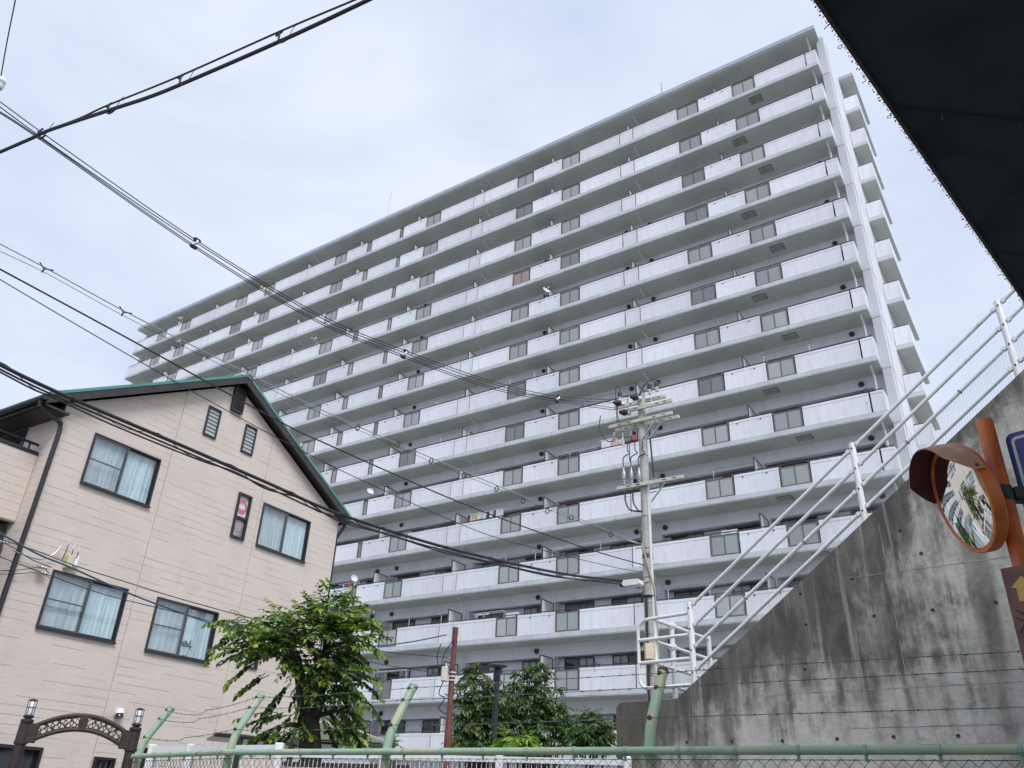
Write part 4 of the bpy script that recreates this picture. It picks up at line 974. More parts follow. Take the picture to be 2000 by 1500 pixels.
spacer(385, 469, 378, 482, 'white spacer on the wires against the open sky'); spacer(793, 686, 787, 697, 'white spacer on the wires in front of the middle balconies'); spacer(1091, 774, 1087, 784, 'white spacer on the wires nearest the utility pole')
w3 = [(-20, 466), (85, 521), (240, 606), (400, 687), (640, 806), (920, 927), (1200, 1041), (1252, 1062)]
Q3 = wire('thin pale messenger wire with small rings below it', w3, .008, m='metal')
wire('hair-thin cable hung just under the ringed messenger wire', [(-20, 482), (85, 531), (240, 616), (400, 697), (640, 813), (920, 934), (1200, 1046), (1252, 1066)], .004)
for i, (x, y) in enumerate(((86, 525), (241, 610), (494, 741))):
    p = onvert(x, y, *WL); t = MB(); t.tube([p+Vector((-.055, -.05, .07)), p, p+Vector((.085, .075, .035))], .009, 6); t.tube([p, p+Vector((-.01, 0, -.06))], .012, 6)
    tag(t.build('wire_hanger', M['cable'], smooth=True), ['leftmost of three Y-shaped hangers on the thin wire', 'middle of three Y-shaped hangers on the thin wire', 'Y-shaped wire hanger just above the house ridge'][i], 'wire hanger', 'Y-shaped hangers on the thin wire')
ringpx = [(699, 835), (778, 868), (842, 900), (906, 929), (970, 955), (1022, 978), (1069, 998), (1116, 1011), (1193, 1044)]
for i, (x, y) in enumerate(ringpx):
    p = onvert(x, y, *WL); tag(MB().torus(p, (.72, .69, .0), .055, .010, 14, 5).build('wire_ring', M['cable']), '%s small black ring under the pale messenger wire, counted from the left' % ('first second third fourth fifth sixth seventh eighth ninth'.split()[i]), 'wire ring', 'rings under the messenger wire')
wire('dark cable passing the louvred vent of the house to the pole', [(-20, 515), (230, 650), (540, 820), (640, 868), (905, 984), (1130, 1066), (1258, 1104)], .012)
wire('thin dark wire passing between the two louvred windows of the house', [(-20, 534), (180, 652), (400, 778), (640, 906), (881, 1016), (1004, 1060), (1200, 1108), (1254, 1116)], .007)
main = [(-20, 702), (105, 763), (380, 881), (520, 942), (660, 1003), (870, 1069), (1085, 1118), (1215, 1134)]
wire('thick black telephone cable sweeping across the beige gable to the lamp', main, .026)
wire('second black cable strapped under the thick telephone cable', [(x, y+(9 if i < 5 else 7)) for i, (x, y) in enumerate(main)], .014)
wire('thin cable looping loosely under the thick telephone cable', [(-20, 716), (60, 758), (105, 777), (220, 830), (380, 895), (460, 922), (520, 955), (590, 975), (660, 1017), (760, 1045), (870, 1080), (980, 1104), (1085, 1127), (1215, 1137)], .012)
# lashing wire spiralled round the bundle
Q = wpts(main, WL, 14, False); sp = []; acc = 0
for i in range(len(Q)-1):
    d_ = Q[i+1]-Q[i]; L = d_.length; k = max(1, int(L/.08)); dn = d_.normalized(); sd_ = dn.cross(Vector((0, 0, 1))).normalized(); up_ = sd_.cross(dn)
    for j in range(k):
        acc += L/k/.55*2*math.pi/2; p = Q[i]+d_*(j/k); sp.append(p+sd_*math.cos(acc)*.055+up_*(math.sin(acc)*.06-.03))
tag(MB().tube(sp, .0055, 4).build('lashing_wire', M['cable']), 'thin lashing wire spiralled round the thick telephone cable', 'wire')
# cable with hangers at the top left
A1 = ((-4.65, 5.42), (-1.15, 3.72))
wire('thick dark cable crossing the sky at the top left', [(-40, 314), (0, 297), (60, 271), (100, 253), (220, 213), (290, 190), (360, 162), (555, 77), (715, 2), (790, -36)], .0165, A1, name='telephone_cable', ext=False)
wire('thinner messenger wire above the thick cable at the top left', [(100, 252), (160, 229), (212, 205), (350, 149), (550, 60), (690, 1), (780, -38)], .0085, A1, name='messenger_wire', ext=False)
for i, (x, y) in enumerate(((85, 258), (220, 208), (362, 152), (556, 68))):
    p = onvert(x, y, *A1); e = Vector((A1[1][0]-A1[0][0], A1[1][1]-A1[0][1], 0)).normalized(); h = MB(); P = []
    for a in range(0, 181, 15):
        q = R_(a); P.append(p-e*.05*math.cos(q)+Vector((0, 0, -.045*math.sin(q)-.03)))
    P = [p-e*.055+Vector((0, 0, .045)), p-e*.054]+P[:11]; h.tube(P, .0085, 6); h.tube([P[-1], p+e*.075+Vector((0, 0, .045)), p+e*.10+Vector((0, 0, .075))], .0028, 4); h.tube([p-e*.09+Vector((0, 0, .03)), p-e*.03+Vector((0, 0, .055))], .008, 5)
    tag(h.build('cable_hanger', M['cable'], smooth=True), ['lowest cable hanger where the thick cable crosses the four wires', 'second cable hanger from the left on the thick cable', 'third cable hanger from the left on the thick cable', 'uppermost cable hanger near the top edge of the sky'][i], 'cable hanger', 'hangers on the thick cable')
W8 = ((-6.65, 6.94), (-7.54, 8.22))
wire('thin wire dropping down the left edge of the sky', [(36, -30), (30, 0), (14, 80), (2, 148)], .008, W8, ext=False, name='drop_wire')
p = onvert(1, 160, *W8); tag(MB().lathe([(.02, -.14), (.06, -.12), (.07, -.06), (.04, -.03), (.07, .0), (.06, .06), (.02, .1)], p, (0, 0, 1), 12).build('wire_insulator', M['white'], smooth=True), 'white insulator at the left edge of the sky', 'insulator')
# service cables in front of the house
BL = ((-1.08, 15.96), (-6.73, 10.52))
wire('blue cable drooping across the house windows to the brown post', [(-20, 1030), (70, 1080), (135, 1107), (250, 1158), (340, 1192), (430, 1222), (560, 1252), (680, 1263), (780, 1257), (872, 1240)], .013, BL, 'bluecable', name='service_cable')
wire('thin dark cable above the blue one, across the house windows', [(-20, 1048), (60, 1072), (150, 1106), (260, 1141), (340, 1166), (425, 1190), (560, 1226), (720, 1268), (875, 1284)], .007, BL, name='service_cable')
wire('lowest thin cable across the lower house windows', [(-20, 1080), (100, 1125), (200, 1160), (300, 1185), (420, 1215), (600, 1268), (760, 1300), (880, 1318)], .006, BL, name='service_cable')
HB = ((-8.1, 15.0), (-9.6, 12.2))
for lab, px, r in (('upper short cable from the left edge to the house wall bracket', [(-10, 1050), (30, 1072), (60, 1092), (100, 1108)], .008), ('middle short cable from the left edge to the house wall bracket', [(-10, 1115), (40, 1113), (82, 1107), (95, 1120)], .007), ('lower short cable from the left edge to the house wall bracket', [(-10, 1122), (40, 1120), (80, 1119), (98, 1130)], .007), ('grey cable curling along the house wall to the aerials', [(25, 1075), (50, 1085), (80, 1092), (105, 1082), (120, 1066)], .012)):
    Q = [onpl(x, y, HAZ, HD-.12) for x, y in resample(px, 6)]; tag(MB().tube(Q, r, 5).build('service_cable', M['cable'] if r < .01 else M['metal'], smooth=True), lab, 'wire')
for i, (x, y) in enumerate(((83, 1108), (81, 1119), (8, 1059))):
    p = onpl(x, y, HAZ, HD-.12); tag(MB().lathe([(.02, -.08), (.035, -.06), (.02, -.03), (.038, 0), (.02, .03), (.035, .06), (.02, .08)], p, tH, 10).build('cable_insulator', M['metal'], smooth=True), ['upper of two small grey insulators beside the lower left window', 'lower of two small grey insulators beside the lower left window', 'small grey insulator at the left edge near the dark entrance'][i], 'insulator')
# ------------------------------------------------------------------ brown steel post with cables
M['brownpost'] = mat('red_brown_steel_post', (.17, .055, .045), .55, var=.25, scale=6, streak=.3, streak_col=(.08, .03, .025))
c = atr(890, 1225, 16); bpst = thing('steel_post', 'slim red-brown steel post carrying service cables among the trees', 'post', (c.x, c.y, 0))
m = MB(); m.tube([(0, 0, 0), (0, 0, 2.9), (0, 0, 3.0), (0, 0, c.z-.12)], [.062, .062, .052, .052], 14); m.build('shaft', M['brownpost'], bpst, smooth=True); MB().lathe([(.056, 0), (.056, .12), (.04, .13)], (0, 0, c.z-.13), (0, 0, 1), 14).build('cap', M['brownpost'], bpst)
o = Vector((c.x, c.y, 0)); q = lambda x, y: onvert(x, y, (c.x, c.y-.12), (c.x-1, c.y-1.05))-o
MB().cbox(-.20, -.08, -.14, .0, 3.72, 3.98, .01).build('junction_box', M['ceramic'], bpst)
for i in range(3): MB().torus((0, 0, 3.75+i*.07), (0, 0, 1), .06, .012, 12, 5).build('strap', M['white'], bpst)
for P in ([(-.02, -.06, c.z-.25), (-.16, -.1, c.z-.5), (-.2, -.1, c.z-.75), (-.05, -.08, c.z-.85), (-.08, -.1, 4.0)], [(-.25, -.15, c.z-.35), (-.3, -.15, c.z-.6), (-.22, -.12, c.z-.8), (-.1, -.1, 3.98)], [(-.15, -.1, 3.72), (-.22, -.1, 3.5), (-.1, -.12, 3.42), (-.2, -.1, 3.25), (-.06, -.07, 3.15)]):
    MB().stube([Vector(p) for p in P], .010, 5).build('cable_loop', M['cable'], bpst, smooth=True)
# ------------------------------------------------------------------ park lamp
c = atr(972, 1302, 16); pk = thing('park_lamp', 'black park lamp post with a flat disc top among the trees', 'lamp post', (c.x, c.y, 0))
MB().tube([(0, 0, 0), (0, 0, .5), (0, 0, .55), (0, 0, c.z-.25)], [.07, .07, .05, .05], 14).build('shaft', M['black'], pk, smooth=True); MB().lathe([(.052, 0), (.062, .02), (.062, .22), (.05, .25)], (0, 0, c.z-.27), (0, 0, 1), 14).build('collar', M['black'], pk, smooth=True)
MB().lathe([(.05, 0), (.15, .01), (.19, .03), (.19, .045), (.10, .07), (.02, .08)], (0, 0, c.z-.02), (0, 0, 1), 20).build('disc_shade', mat('grey_lamp_disc', (.10, .11, .115), .5), pk, smooth=True)
# ------------------------------------------------------------------ iron arch with lanterns
M['iron'] = mat('rusty_dark_iron', (.045, .028, .026), .6, var=.35, scale=12, bump=.1)
aL = atr(52, 1412, 15); aR = atr(268, 1411, 15); zt = (aL.z+aR.z)/2
arch = thing('iron_arch', 'dark iron gateway arch with scrollwork between two posts', 'arch', (aL.x, aL.y, 0), math.atan2(aR.y-aL.y, aR.x-aL.x)); AW = math.hypot(aR.x-aL.x, aR.y-aL.y)
for x in (0, AW):
    MB().lathe([(.075, 0), (.075, zt-.36), (.095, zt-.35), (.095, zt-.32), (.075, zt-.31), (.07, zt-.06), (.09, zt-.05), (.09, zt-.02), (.05, zt)], (x, 0, 0), (0, 0, 1), 16).build('post', M['iron'], arch, smooth=True)
    MB().cbox(x-.085+(.0 if x == 0 else -.1), x+.085+(.1 if x == 0 else 0), -.05, .05, zt-.33, zt-.06, .01).build('bracket', M['iron'], arch)
def arc(f, top): # f 0..1
    x = .12+(AW-.24)*f; h = 4*f*(1-f); return x, (zt-.10+.20*h) if top else (zt-.30+.20*h)
for top in (1, 0):
    P = [arc(i/24, top) for i in range(25)]; MB().tube([(x, 0, z_) for x, z_ in P], .033, 8).build('arch_rail', M['iron'], arch, smooth=True)
for i in range(16):
    f = (i+.5)/16
    if .46 < f < .54: continue
    (x, za), (_, zb) = arc(f, 1), arc(f, 0); cz = (za+zb)/2; R0_ = (za-zb)/2-.02; sg = 1 if i % 2 else -1
    P = [(x+.032*math.sin(a)*1.3*(1 if a < math.pi else -1)*sg*0+.035*sg*math.cos(a/2*1.0+0)*(1), 0, cz+R0_*math.cos(a/2*2/2)) for a in [2*math.pi*j/10 for j in range(11)]]
    P = [(x+.04*math.sin(2*math.pi*j/12)*sg, 0, cz+R0_*(1-2*j/12)) for j in range(13)]; MB().tube(P, .009, 5).build('scroll', M['iron'], arch)
    MB().torus((x, 0, cz), (0, 1, 0), R0_*.8, .007, 14, 5).build('scroll_ring', M['iron'], arch)
MB().cbox(AW/2-.06, AW/2+.06, -.03, .03, arc(.5, 0)[1], arc(.5, 1)[1], .008).build('centre_plate', M['iron'], arch)
M['globe'] = mat('white_lantern_glass', (.80, .82, .83), .3)
for i, x in enumerate((0, AW)):
    p = arch.matrix_world @ Vector((0, 0, 0)); e = Vector((math.cos(arch.rotation_euler.z), math.sin(arch.rotation_euler.z), 0)); b = Vector((aL.x, aL.y, zt))+e*x
    ln = thing('lantern', ['white caged lantern on the left post of the iron arch', 'white caged lantern on the right post of the iron arch'][i], 'lantern', b, arch.rotation_euler.z, 'lanterns on the iron arch')
    MB().lathe([(.05, 0), (.10, .02), (.105, .05), (.08, .07), (.06, .075)], (0, 0, 0), (0, 0, 1), 14).build('base', M['iron'], ln, smooth=True)
    MB().lathe([(.06, .075), (.072, .12), (.072, .34), (.05, .37)], (0, 0, 0), (0, 0, 1), 14).build('globe', M['globe'], ln, smooth=True)
    for j in range(6):
        a = 2*math.pi*j/6; MB().tube([(.078*math.cos(a), .078*math.sin(a), .06), (.086*math.cos(a), .086*math.sin(a), .38)], .006, 4).build('cage_bar', M['iron'], ln)
    for z_, r in ((.23, .084), (.38, .087)): MB().torus((0, 0, z_), (0, 0, 1), r, .007, 18, 5).build('cage_ring', M['iron'], ln)
    MB().lathe([(.088, .375), (.05, .40), (.01, .41)], (0, 0, 0), (0, 0, 1), 14).build('cage_top', M['iron'], ln)
    for ch in ln.children: ch.scale = (.72, .72, .68)
# ------------------------------------------------------------------ white railing and white mesh fence behind the green one
wr = thing('white_railing', 'plain white railing behind the left end of the green fence', 'railing', (0, 0, 0))
ra, rb_ = atr(299, 1461, 11.5), atr(545, 1465, 9.6); zr = (ra.z+rb_.z)/2; ra.z = rb_.z = zr
MB().beam(ra, rb_, .06, .07).build('top_bar', M['white'], wr); MB().beam(ra-Vector((0, 0, .75)), rb_-Vector((0, 0, .75)), .05, .05).build('lower_bar', M['white'], wr)
for f in (0, .33, 1):
    p = ra+(rb_-ra)*f; MB().cbox(p.x-.045, p.x+.045, p.y-.045, p.y+.045, 0, zr+.055, .01).build('post', M['white'], wr)
for j in range(1, 12):
    p = ra+(rb_-ra)*(j/12); MB().beam(p-Vector((0, 0, .74)), p-Vector((0, 0, .03)), .018, .018).build('baluster', M['white'], wr)
wf = thing('white_mesh_fence', 'low white wire mesh fence in front of the trees', 'fence', (0, 0, 0))
fa, fb = atr(545, 1473, 9.5), atr(1225, 1489, 8.0); zf = (fa.z+fb.z)/2
fa.z = fb.z = zf
L = (fb-fa).length; dF = (fb-fa).normalized(); MB().beam(fa, fb, .03, .05).build('top_bar', M['white'], wf)
for j in range(4):
    p = fa+(fb-fa)*(j/3); MB().cbox(p.x-.035, p.x+.035, p.y-.035, p.y+.035, 0, zf+.05, .01).build('post', M['white'], wf)
mm = MB()
for j in range(int(L/.05)): p = fa+dF*(.025+j*.05); mm.beam(p-Vector((0, 0, .9)), p+Vector((0, 0, .0)), .005, .005)
for j in range(1, 8): mm.beam(fa-Vector((0, 0, .12*j)), fb-Vector((0, 0, .12*j)), .005, .005)
tag(mm.build('wire_panel', M['white'], wf), kind='stuff')
M['block'] = mat('dark_brown_boundary_boards', (.06, .045, .038), .8, var=.4, scale=3)
bd_ = thing('boundary_board', 'dark brown boundary boards behind the white railing', 'fence', (0, 0, 0))
e0, e1 = atr(545, 1487, 10.4), atr(800, 1490, 9.6); d_ = (e1-e0); n_ = 14
for j in range(n_):
    a = e0+d_*(j/n_); MB().obox(Vector((a.x, a.y, 0)), Vector((d_.x, d_.y, 0))*(.92/n_), Vector((-d_.y, d_.x, 0)).normalized()*.03, Vector((0, 0, min(e0.z, e1.z)))).build('board', M['block'], bd_)
# ------------------------------------------------------------------ shed with green hip roof, and car port
M['shing'] = mat('grey_green_slates', (.17, .19, .14), .8, var=.3, scale=4, col2=(.23, .23, .17)); M['ridge'] = mat('cream_ridge_capping', (.50, .44, .33), .7, var=.15, scale=5)
rp = atr(640, 1412, 17); e_r = atr(748, 1460, 17); t_ = (e_r-rp); ez = e_r.z
shed = thing('shed', 'low shed with a grey-green slate hip roof behind the leafy tree', 'shed', (rp.x, rp.y, 0), math.atan2(t_.y, t_.x))
hx = math.hypot(t_.x, t_.y); MB().box(-.4, hx-.25, -.9, 1.2, 0, ez-.05).build('wall', M['twall'], shed)
rz_ = rp.z; n_ = 7; rfm = MB()
MB().add([(-.6, -1.15, ez-.02), (hx, -1.15, ez-.02), (hx, 1.4, ez-.02), (-.6, 1.4, ez-.02), (.1, .12, rz_-.03), (-.6, .12, rz_-.03)], [(0, 1, 4, 5), (1, 2, 4), (2, 3, 5, 4), (0, 5, 3), (3, 2, 1, 0)]).build('roof', M['shing'], shed)
for j in range(n_):
    f0, f1 = j/n_, (j+1.12)/n_
    def rowp(f, dz): return (-.6, -1.15+1.27*f, ez+(rz_-ez)*f+dz), (hx+(.1-hx)*f, -1.15+1.27*f, ez+(rz_-ez)*f+dz)
    a, b = rowp(f0, .03); c, d2 = rowp(min(f1, 1), .008); a_, b_ = rowp(f0, 0.004); MB().add([a, b, d2, c, a_, b_], [(0, 1, 2, 3), (4, 5, 1, 0)]).build('slate_course', M['shing'], shed)
MB().beam((hx+.02, -1.16, ez+.02), (.1, .12, rz_+.02), .07, .04).build('hip_capping', M['ridge'], shed); MB().beam((-.6, .12, rz_+.01), (.1, .12, rz_+.01), .08, .05).build('ridge_capping', M['ridge'], shed)
cp = thing('carport', 'dark curved carport roof against the beige house', 'carport', (0, 0, 0)); P = []
for x, y, r in ((421, 1436, 15.0), (470, 1440, 14.6), (520, 1446, 14.2), (570, 1454, 13.8), (625, 1466, 13.4)): P.append(atr(x, y, r))
dv = Vector((-.25, .6, .0)).normalized()*1.6; r_ = MB()
for i in range(4): r_.prism([P[i], P[i+1], P[i+1]+Vector((0, 0, .035)), P[i]+Vector((0, 0, .035))], dv)
r_.build('roof', mat('smoked_roof_sheet', (.03, .032, .04), .3), cp); gt = MB(); gt.tube([p+Vector((0, 0, .01)) for p in P], .035, 8); gt.build('edge_beam', M['hframe'], cp, smooth=True)
for f in (1, 3): MB().cbox(P[f].x-.04, P[f].x+.04, P[f].y-.04, P[f].y+.04, 0, P[f].z, .008).build('post', M['hframe'], cp)
# ------------------------------------------------------------------ elevated deck overhead
DZ = CZ+3.5
M['deck'] = mat('black_soffit_sheet', (.060, .074, .086), .95, var=.3, scale=2, spec=.1, bump=.3, bscale=25); M['deckrust'] = mat('rusty_flange', (.13, .085, .08), .85, var=.4, scale=20); M['deckedge'] = mat('dark_deck_edge', (.05, .045, .045), .9, var=.3, scale=6)
dA = atz(1590, 0, DZ); dB = atz(2000, 590, DZ); de = (dB-dA).normalized(); dn_ = Vector((de.y, -de.x, 0))      # dn_ points under the deck (right)
deck = thing('elevated_deck', 'black underside of an elevated deck with a ragged rusty edge', 'bridge', (0, 0, 0))
s0, s1 = -14.0, 6.6
def dk(s, q, z=0): p = dA+de*s+dn_*q; return Vector((p.x, p.y, DZ+z))
dm = MB(); ns = 60; top = []
rr = random.Random(8)
edge = [(s0+(s1-s0)*i/ns, rr.uniform(-.006, .006)) for i in range(ns+1)]
v = [dk(s, q, 0) for s, q in edge]+[dk(s, 9, .05) for s, q in edge]; n_ = ns+1
dm.add(v+[p+Vector((0, 0, .55)) for p in v], [(i, i+1, n_+i+1, n_+i) for i in range(ns)]+[(2*n_+i, 3*n_+i, 3*n_+i+1, 2*n_+i+1) for i in range(ns)]+[(i, 2*n_+i, 2*n_+i+1, i+1) for i in range(ns)]+[(n_+i, n_+i+1, 3*n_+i+1, 3*n_+i) for i in range(ns)]+[(0, n_, 3*n_, 2*n_), (ns, 2*n_+ns, 3*n_+ns, n_+ns)])
dm.build('soffit', M['deck'], deck)
fl = MB(); fl.beam(dk(s0, .008, -.010), dk(s1, .008, -.010), .016, .016); fl.build('edge_flange', M['deckrust'], deck)
sc2 = MB()
for i in range(420):
    s = -1.5+i*.021; z_ = rr.uniform(-.012, .004); a = dk(s, -rr.uniform(.0, .012), z_); sc2.tube([a, a+dn_*-rr.uniform(.003, .010)+de*rr.uniform(-.006, .006)+Vector((0, 0, rr.uniform(-.006, .002)))], rr.uniform(.0018, .0045), 5)
tag(sc2.build('rust_scale', M['deckrust'], deck), kind='stuff')
for s, l in ((.33, 0), (.95, 0), (.17, 1), (1.28, 1), (1.63, 1), (.62, 1), (2.2, 1), (2.9, 1)):
    a = dk(s, -.01, -.01)
    if l == 0: MB().torus(a-dn_*.012, (0, 0, 1), .010, .0022, 12, 4).build('wire_loop', M['deckedge'], deck)
    else: MB().tube([a, a-dn_*.018+de*.004, a-dn_*.026+de*.012+Vector((0, 0, .006))], .0026, 4).build('wire_end', M['deckedge'], deck)
for (x, y), (x2, y2) in (((1735, 207), (2010, 241)), ((1930, 490), (2010, 501))):
    a, b = atz(x, y, DZ-.004), atz(x2, y2, DZ-.004); MB().beam(a, a+(b-a)*6, .012, .014).build('sheet_seam', M['deckedge'], deck)
for x, y in ((1838, 222), (1991, 240)):
    a = atz(x, y, DZ-.006); MB().tube([a, a+Vector((0, 0, -.05))], .0025, 4).build('hanging_wire', M['metal'], deck)
for s in (-12, -4.0): 
    p = dk(s, 5.5); 
p1 = dk(-9.5, 4.5); MB().cbox(p1.x-.5, p1.x+.5, p1.y-.5, p1.y+.5, 0, DZ+.02, .05).build('pier', M['polecon'], deck)
p1 = dk(4.6, 7.2); MB().cbox(p1.x-.4, p1.x+.4, p1.y-.4, p1.y+.4, 0, DZ+.02, .05).build('pier', M['polecon'], deck)
# ------------------------------------------------------------------ traffic mirror and signs
M['orange'] = mat('orange_paint', (.70, .19, .045), .42, var=.25, scale=5, col2=(.46, .10, .03), fine=.14, streak=.45, streak_col=(.26, .075, .04), sstr=(11, 11, 2.5), bump=.08, bscale=90); M['hoodtop'] = mat('sky_lit_orange_hood', (.50, .26, .17), .65, var=.35, scale=14, col2=(.58, .38, .29), fine=.2)  # hood top: sky light painted in, paler than the dark red inside
M['hoodin'] = mat('dark_red_hood_inside', (.14, .03, .022), .7, var=.3, scale=4); M['mirror'] = mat('mirror_glass', (.86, .88, .88), .015, metal=1.0); M['band'] = mat('dark_green_grey_clamp', (.035, .055, .05), .5, var=.3, scale=10)
mpz = atr(1922, 822, 4.2); mb0 = Vector((2.32, 3.50, 0))
mpost = thing('mirror_post', 'orange steel post carrying the round traffic mirror and signs', 'post', mb0)
MB().lathe([(.0385, 0), (.0385, mpz.z-.01), (.036, mpz.z), (.02, mpz.z+.003)], (0, 0, 0), (0, 0, 1), 24).build('shaft', M['orange'], mpost, smooth=True)
bz = atr(1965, 965, 4.2).z
MB().lathe([(.043, bz-.035), (.043, bz+.035)], (0, 0, 0), (0, 0, 1), 24).build('clamp', M['band'], mpost, smooth=True)
MB().cbox(.04, .12, -.035, .035, bz-.034, bz+.034, .008).build('clamp_arm', M['band'], mpost)
MC = atr(1880.1, 974.8, 4.17); mn = Vector((math.cos(R_(171.75))*math.cos(R_(-13.84)), math.sin(R_(171.75))*math.cos(R_(-13.84)), math.sin(R_(-13.84))))
mir = thing('traffic_mirror', 'round convex traffic mirror in an orange rim with a hood', 'mirror', MC)
RM = .249; sag = .030
prf = [(RM*i/14, sag*(1-(i/14)**2)) for i in range(14, -1, -1)]
mg = MB(); mg.lathe(prf, (0, 0, 0), mn, 48); mg.build('mirror_face', M['mirror'], mir, smooth=True)
MB().lathe([(RM-.004, .004), (RM+.001, .008), (RM+.007, .006), (RM+.010, -.004), (RM+.012, -.045), (RM+.004, -.055), (.10, -.085), (.05, -.09)], (0, 0, 0), mn, 48).build('rim', M['orange'], mir, smooth=True)
# hood
ax_ = mn.cross(Vector((0, 0, 1))).normalized(); up_ = ax_.cross(mn); hd_ = MB(); ho = MB(); n_ = 28; RH = RM+.015
def hp(a, y, rr_): q = R_(a); return (ax_*math.cos(q)+up_*math.sin(q))*rr_+mn*y
v = []; 
for i in range(n_+1):
    a = 16+154*i/n_; d_ = .012+.10*min(1, max(0, (a-16)/22))**.8*min(1, max(0, (170-a)/24))**.8
    v += [hp(a, -.03, RH), hp(a, d_*.5, RH+.006), hp(a, d_, RH+.004)]
fs = [(3*i+j, 3*i+3+j, 3*i+4+j, 3*i+1+j) for i in range(n_) for j in (0, 1)]
vi = [p*1 for p in v]; vo = []
for p in v:
    rad = p-mn*p.dot(mn); vo.append(p+rad.normalized()*.004)
hd_.add(vo, fs); hd_.add(v, [f[::-1] for f in fs], 1)
k = len(v)
hd_.add(v+vo, [(3*i+2, 3*i+5, k+3*i+5, k+3*i+2) for i in range(n_)]+[(3*i, k+3*i, k+3*i+3, 3*i+3) for i in range(n_)], 0)
hd_.build('hood', [M['hoodtop'], M['hoodin']], mir, smooth=True)
for a in (22, 165, 95): MB().lathe([(.009, 0), (.009, .006), (.005, .009)], hp(a, .0, RH+.004), hp(a, 0, 1), 8).build('hood_bolt', M['rust'], mir)
MB().tube([-mn*.08, -mn*.09+Vector((.0, 0, .0)), Vector((mb0.x-MC.x, mb0.y-MC.y, bz-MC.z))], .02, 8).build('bracket', M['band'], mir)
# blue sign
def sign_axes(az):
    nn, tt = axes(az); return nn, -tt
SA = 40; sN, sX = sign_axes(SA)
blue = mat('blue_sign_face', (.012, .05, .27), .35, var=.12, scale=5); M['signwhite'] = mat('white_sign_print', (.70, .74, .76), .4); M['signback'] = mat('sign_sheet_edge', (.4, .4, .42), .5, metal=.5)
def sign_local(name, label, cat, c, az): return thing(name, label, cat, c, R_(az-90))
c = atr(1961, 850, 4.28); bs = sign_local('blue_sign', 'blue sign with a white border at the right edge behind the orange post', 'sign', c, SA); BW, BH, br_ = .42, .42, .035
def rrect(x0, x1, z0, z1, r, y, n=5):
    P = []
    for cx, cz, a0 in ((x1-r, z1-r, 0), (x0+r, z1-r, 90), (x0+r, z0+r, 180), (x1-r, z0+r, 270)):
        P += [(cx+r*math.cos(R_(a0+90*i/n)), y, cz+r*math.sin(R_(a0+90*i/n))) for i in range(n+1)]
    return P
MB().prism(rrect(0, BW, -BH, 0, br_, 0), (0, .003, 0)).build('plate', blue, bs)
o_ = rrect(.022, BW-.022, -BH+.022, -.022, br_*.7, -.0012); i_ = rrect(.036, BW-.036, -BH+.036, -.036, br_*.5, -.0012); n_ = len(o_)
MB().add(o_+i_, [(i, n_+i, n_+(i+1) % n_, (i+1) % n_) for i in range(n_)]).build('border', M['signwhite'], bs)
MB().prism([(.085, -.0014, -.13), (.30, -.0014, -.13), (.30, -.0014, -.34), (.085, -.0014, -.34)], (0, .0012, 0)).build('white_print', M['signwhite'], bs)
MB().box(.10, .14, .004, .012, -.3, -.06).build('stiffener', M['signback'], bs)
# brown sign
M['signbrown'] = mat('brown_sign_face', (.21, .075, .052), .5, var=.3, scale=6, col2=(.11, .045, .035)); M['signyellow'] = mat('yellow_sign_print', (.66, .40, .08), .5); M['signdark'] = mat('dark_sign_print', (.03, .018, .02), .5)
c = atr(1953.5, 1111, 4.08); br2 = sign_local('brown_sign', 'red-brown sign with a yellow arrow and dark lettering on the orange post', 'sign', c, 36)
MB().box(0, .32, 0, .004, -.78, 0).build('plate', M['signbrown'], br2)
def flat(pts, m, nm): MB().prism([(x-.055, -.0015, z_) for x, z_ in pts], (0, .0012, 0)).build(nm, M[m], br2)
flat([(.080, -.088), (.130, -.045), (.180, -.088), (.160, -.092), (.160, -.150), (.100, -.150), (.100, -.092)], 'signyellow', 'arrow')
# lettering: strokes of the character at the sign's left, as far as it shows
for pts in ([(.075, -.185), (.082, -.182), (.108, -.20), (.102, -.208)], [(.066, -.215), (.073, -.211), (.098, -.226), (.093, -.234)], [(.070, -.275), (.077, -.277), (.103, -.243), (.097, -.239)], [(.115, -.20), (.19, -.19), (.19, -.20), (.115, -.21)], [(.15, -.178), (.158, -.178), (.158, -.27), (.15, -.27)], [(.112, -.235), (.195, -.228), (.195, -.238), (.112, -.245)], [(.108, -.275), (.2, -.268), (.2, -.278), (.108, -.285)]):
    flat(pts, 'signdark', 'lettering')
MB().lathe([(.043, -.03), (.043, .03)], Vector((0, 0, atr(1990, 1180, 4.2).z)), (0, 0, 1), 20).build('sign_clamp', M['band'], mpost)
# ------------------------------------------------------------------ trees and shrubs
M['bark'] = mat('dark_bark', (.045, .035, .028), .9, var=.4, scale=12, bump=.5, bscale=40)
def leafmat(name, c):
    m = mat(name, c, .45, var=.2, scale=9, spec=.4); b = m.node_tree.nodes['Principled BSDF']
    t = m.node_tree; o = t.nodes['Material Output']; tl = N_('ShaderNodeBsdfTranslucent', t); tl.inputs[0].default_value = (c[0]*2.0, c[1]*1.9, c[2]*.9, 1); a = N_('ShaderNodeMixShader', t); a.inputs[0].default_value = .28
    t.links.new(b.outputs[0], a.inputs[1]); t.links.new(tl.outputs[0], a.inputs[2]); t.links.new(a.outputs[0], o.inputs[0]); return m
LG = [leafmat('leaf_deep_green', (.016, .045, .012)), leafmat('leaf_mid_green', (.065, .15, .026)), leafmat('leaf_bright_green', (.20, .33, .05)), leafmat('leaf_yellow_green', (.40, .44, .08))]
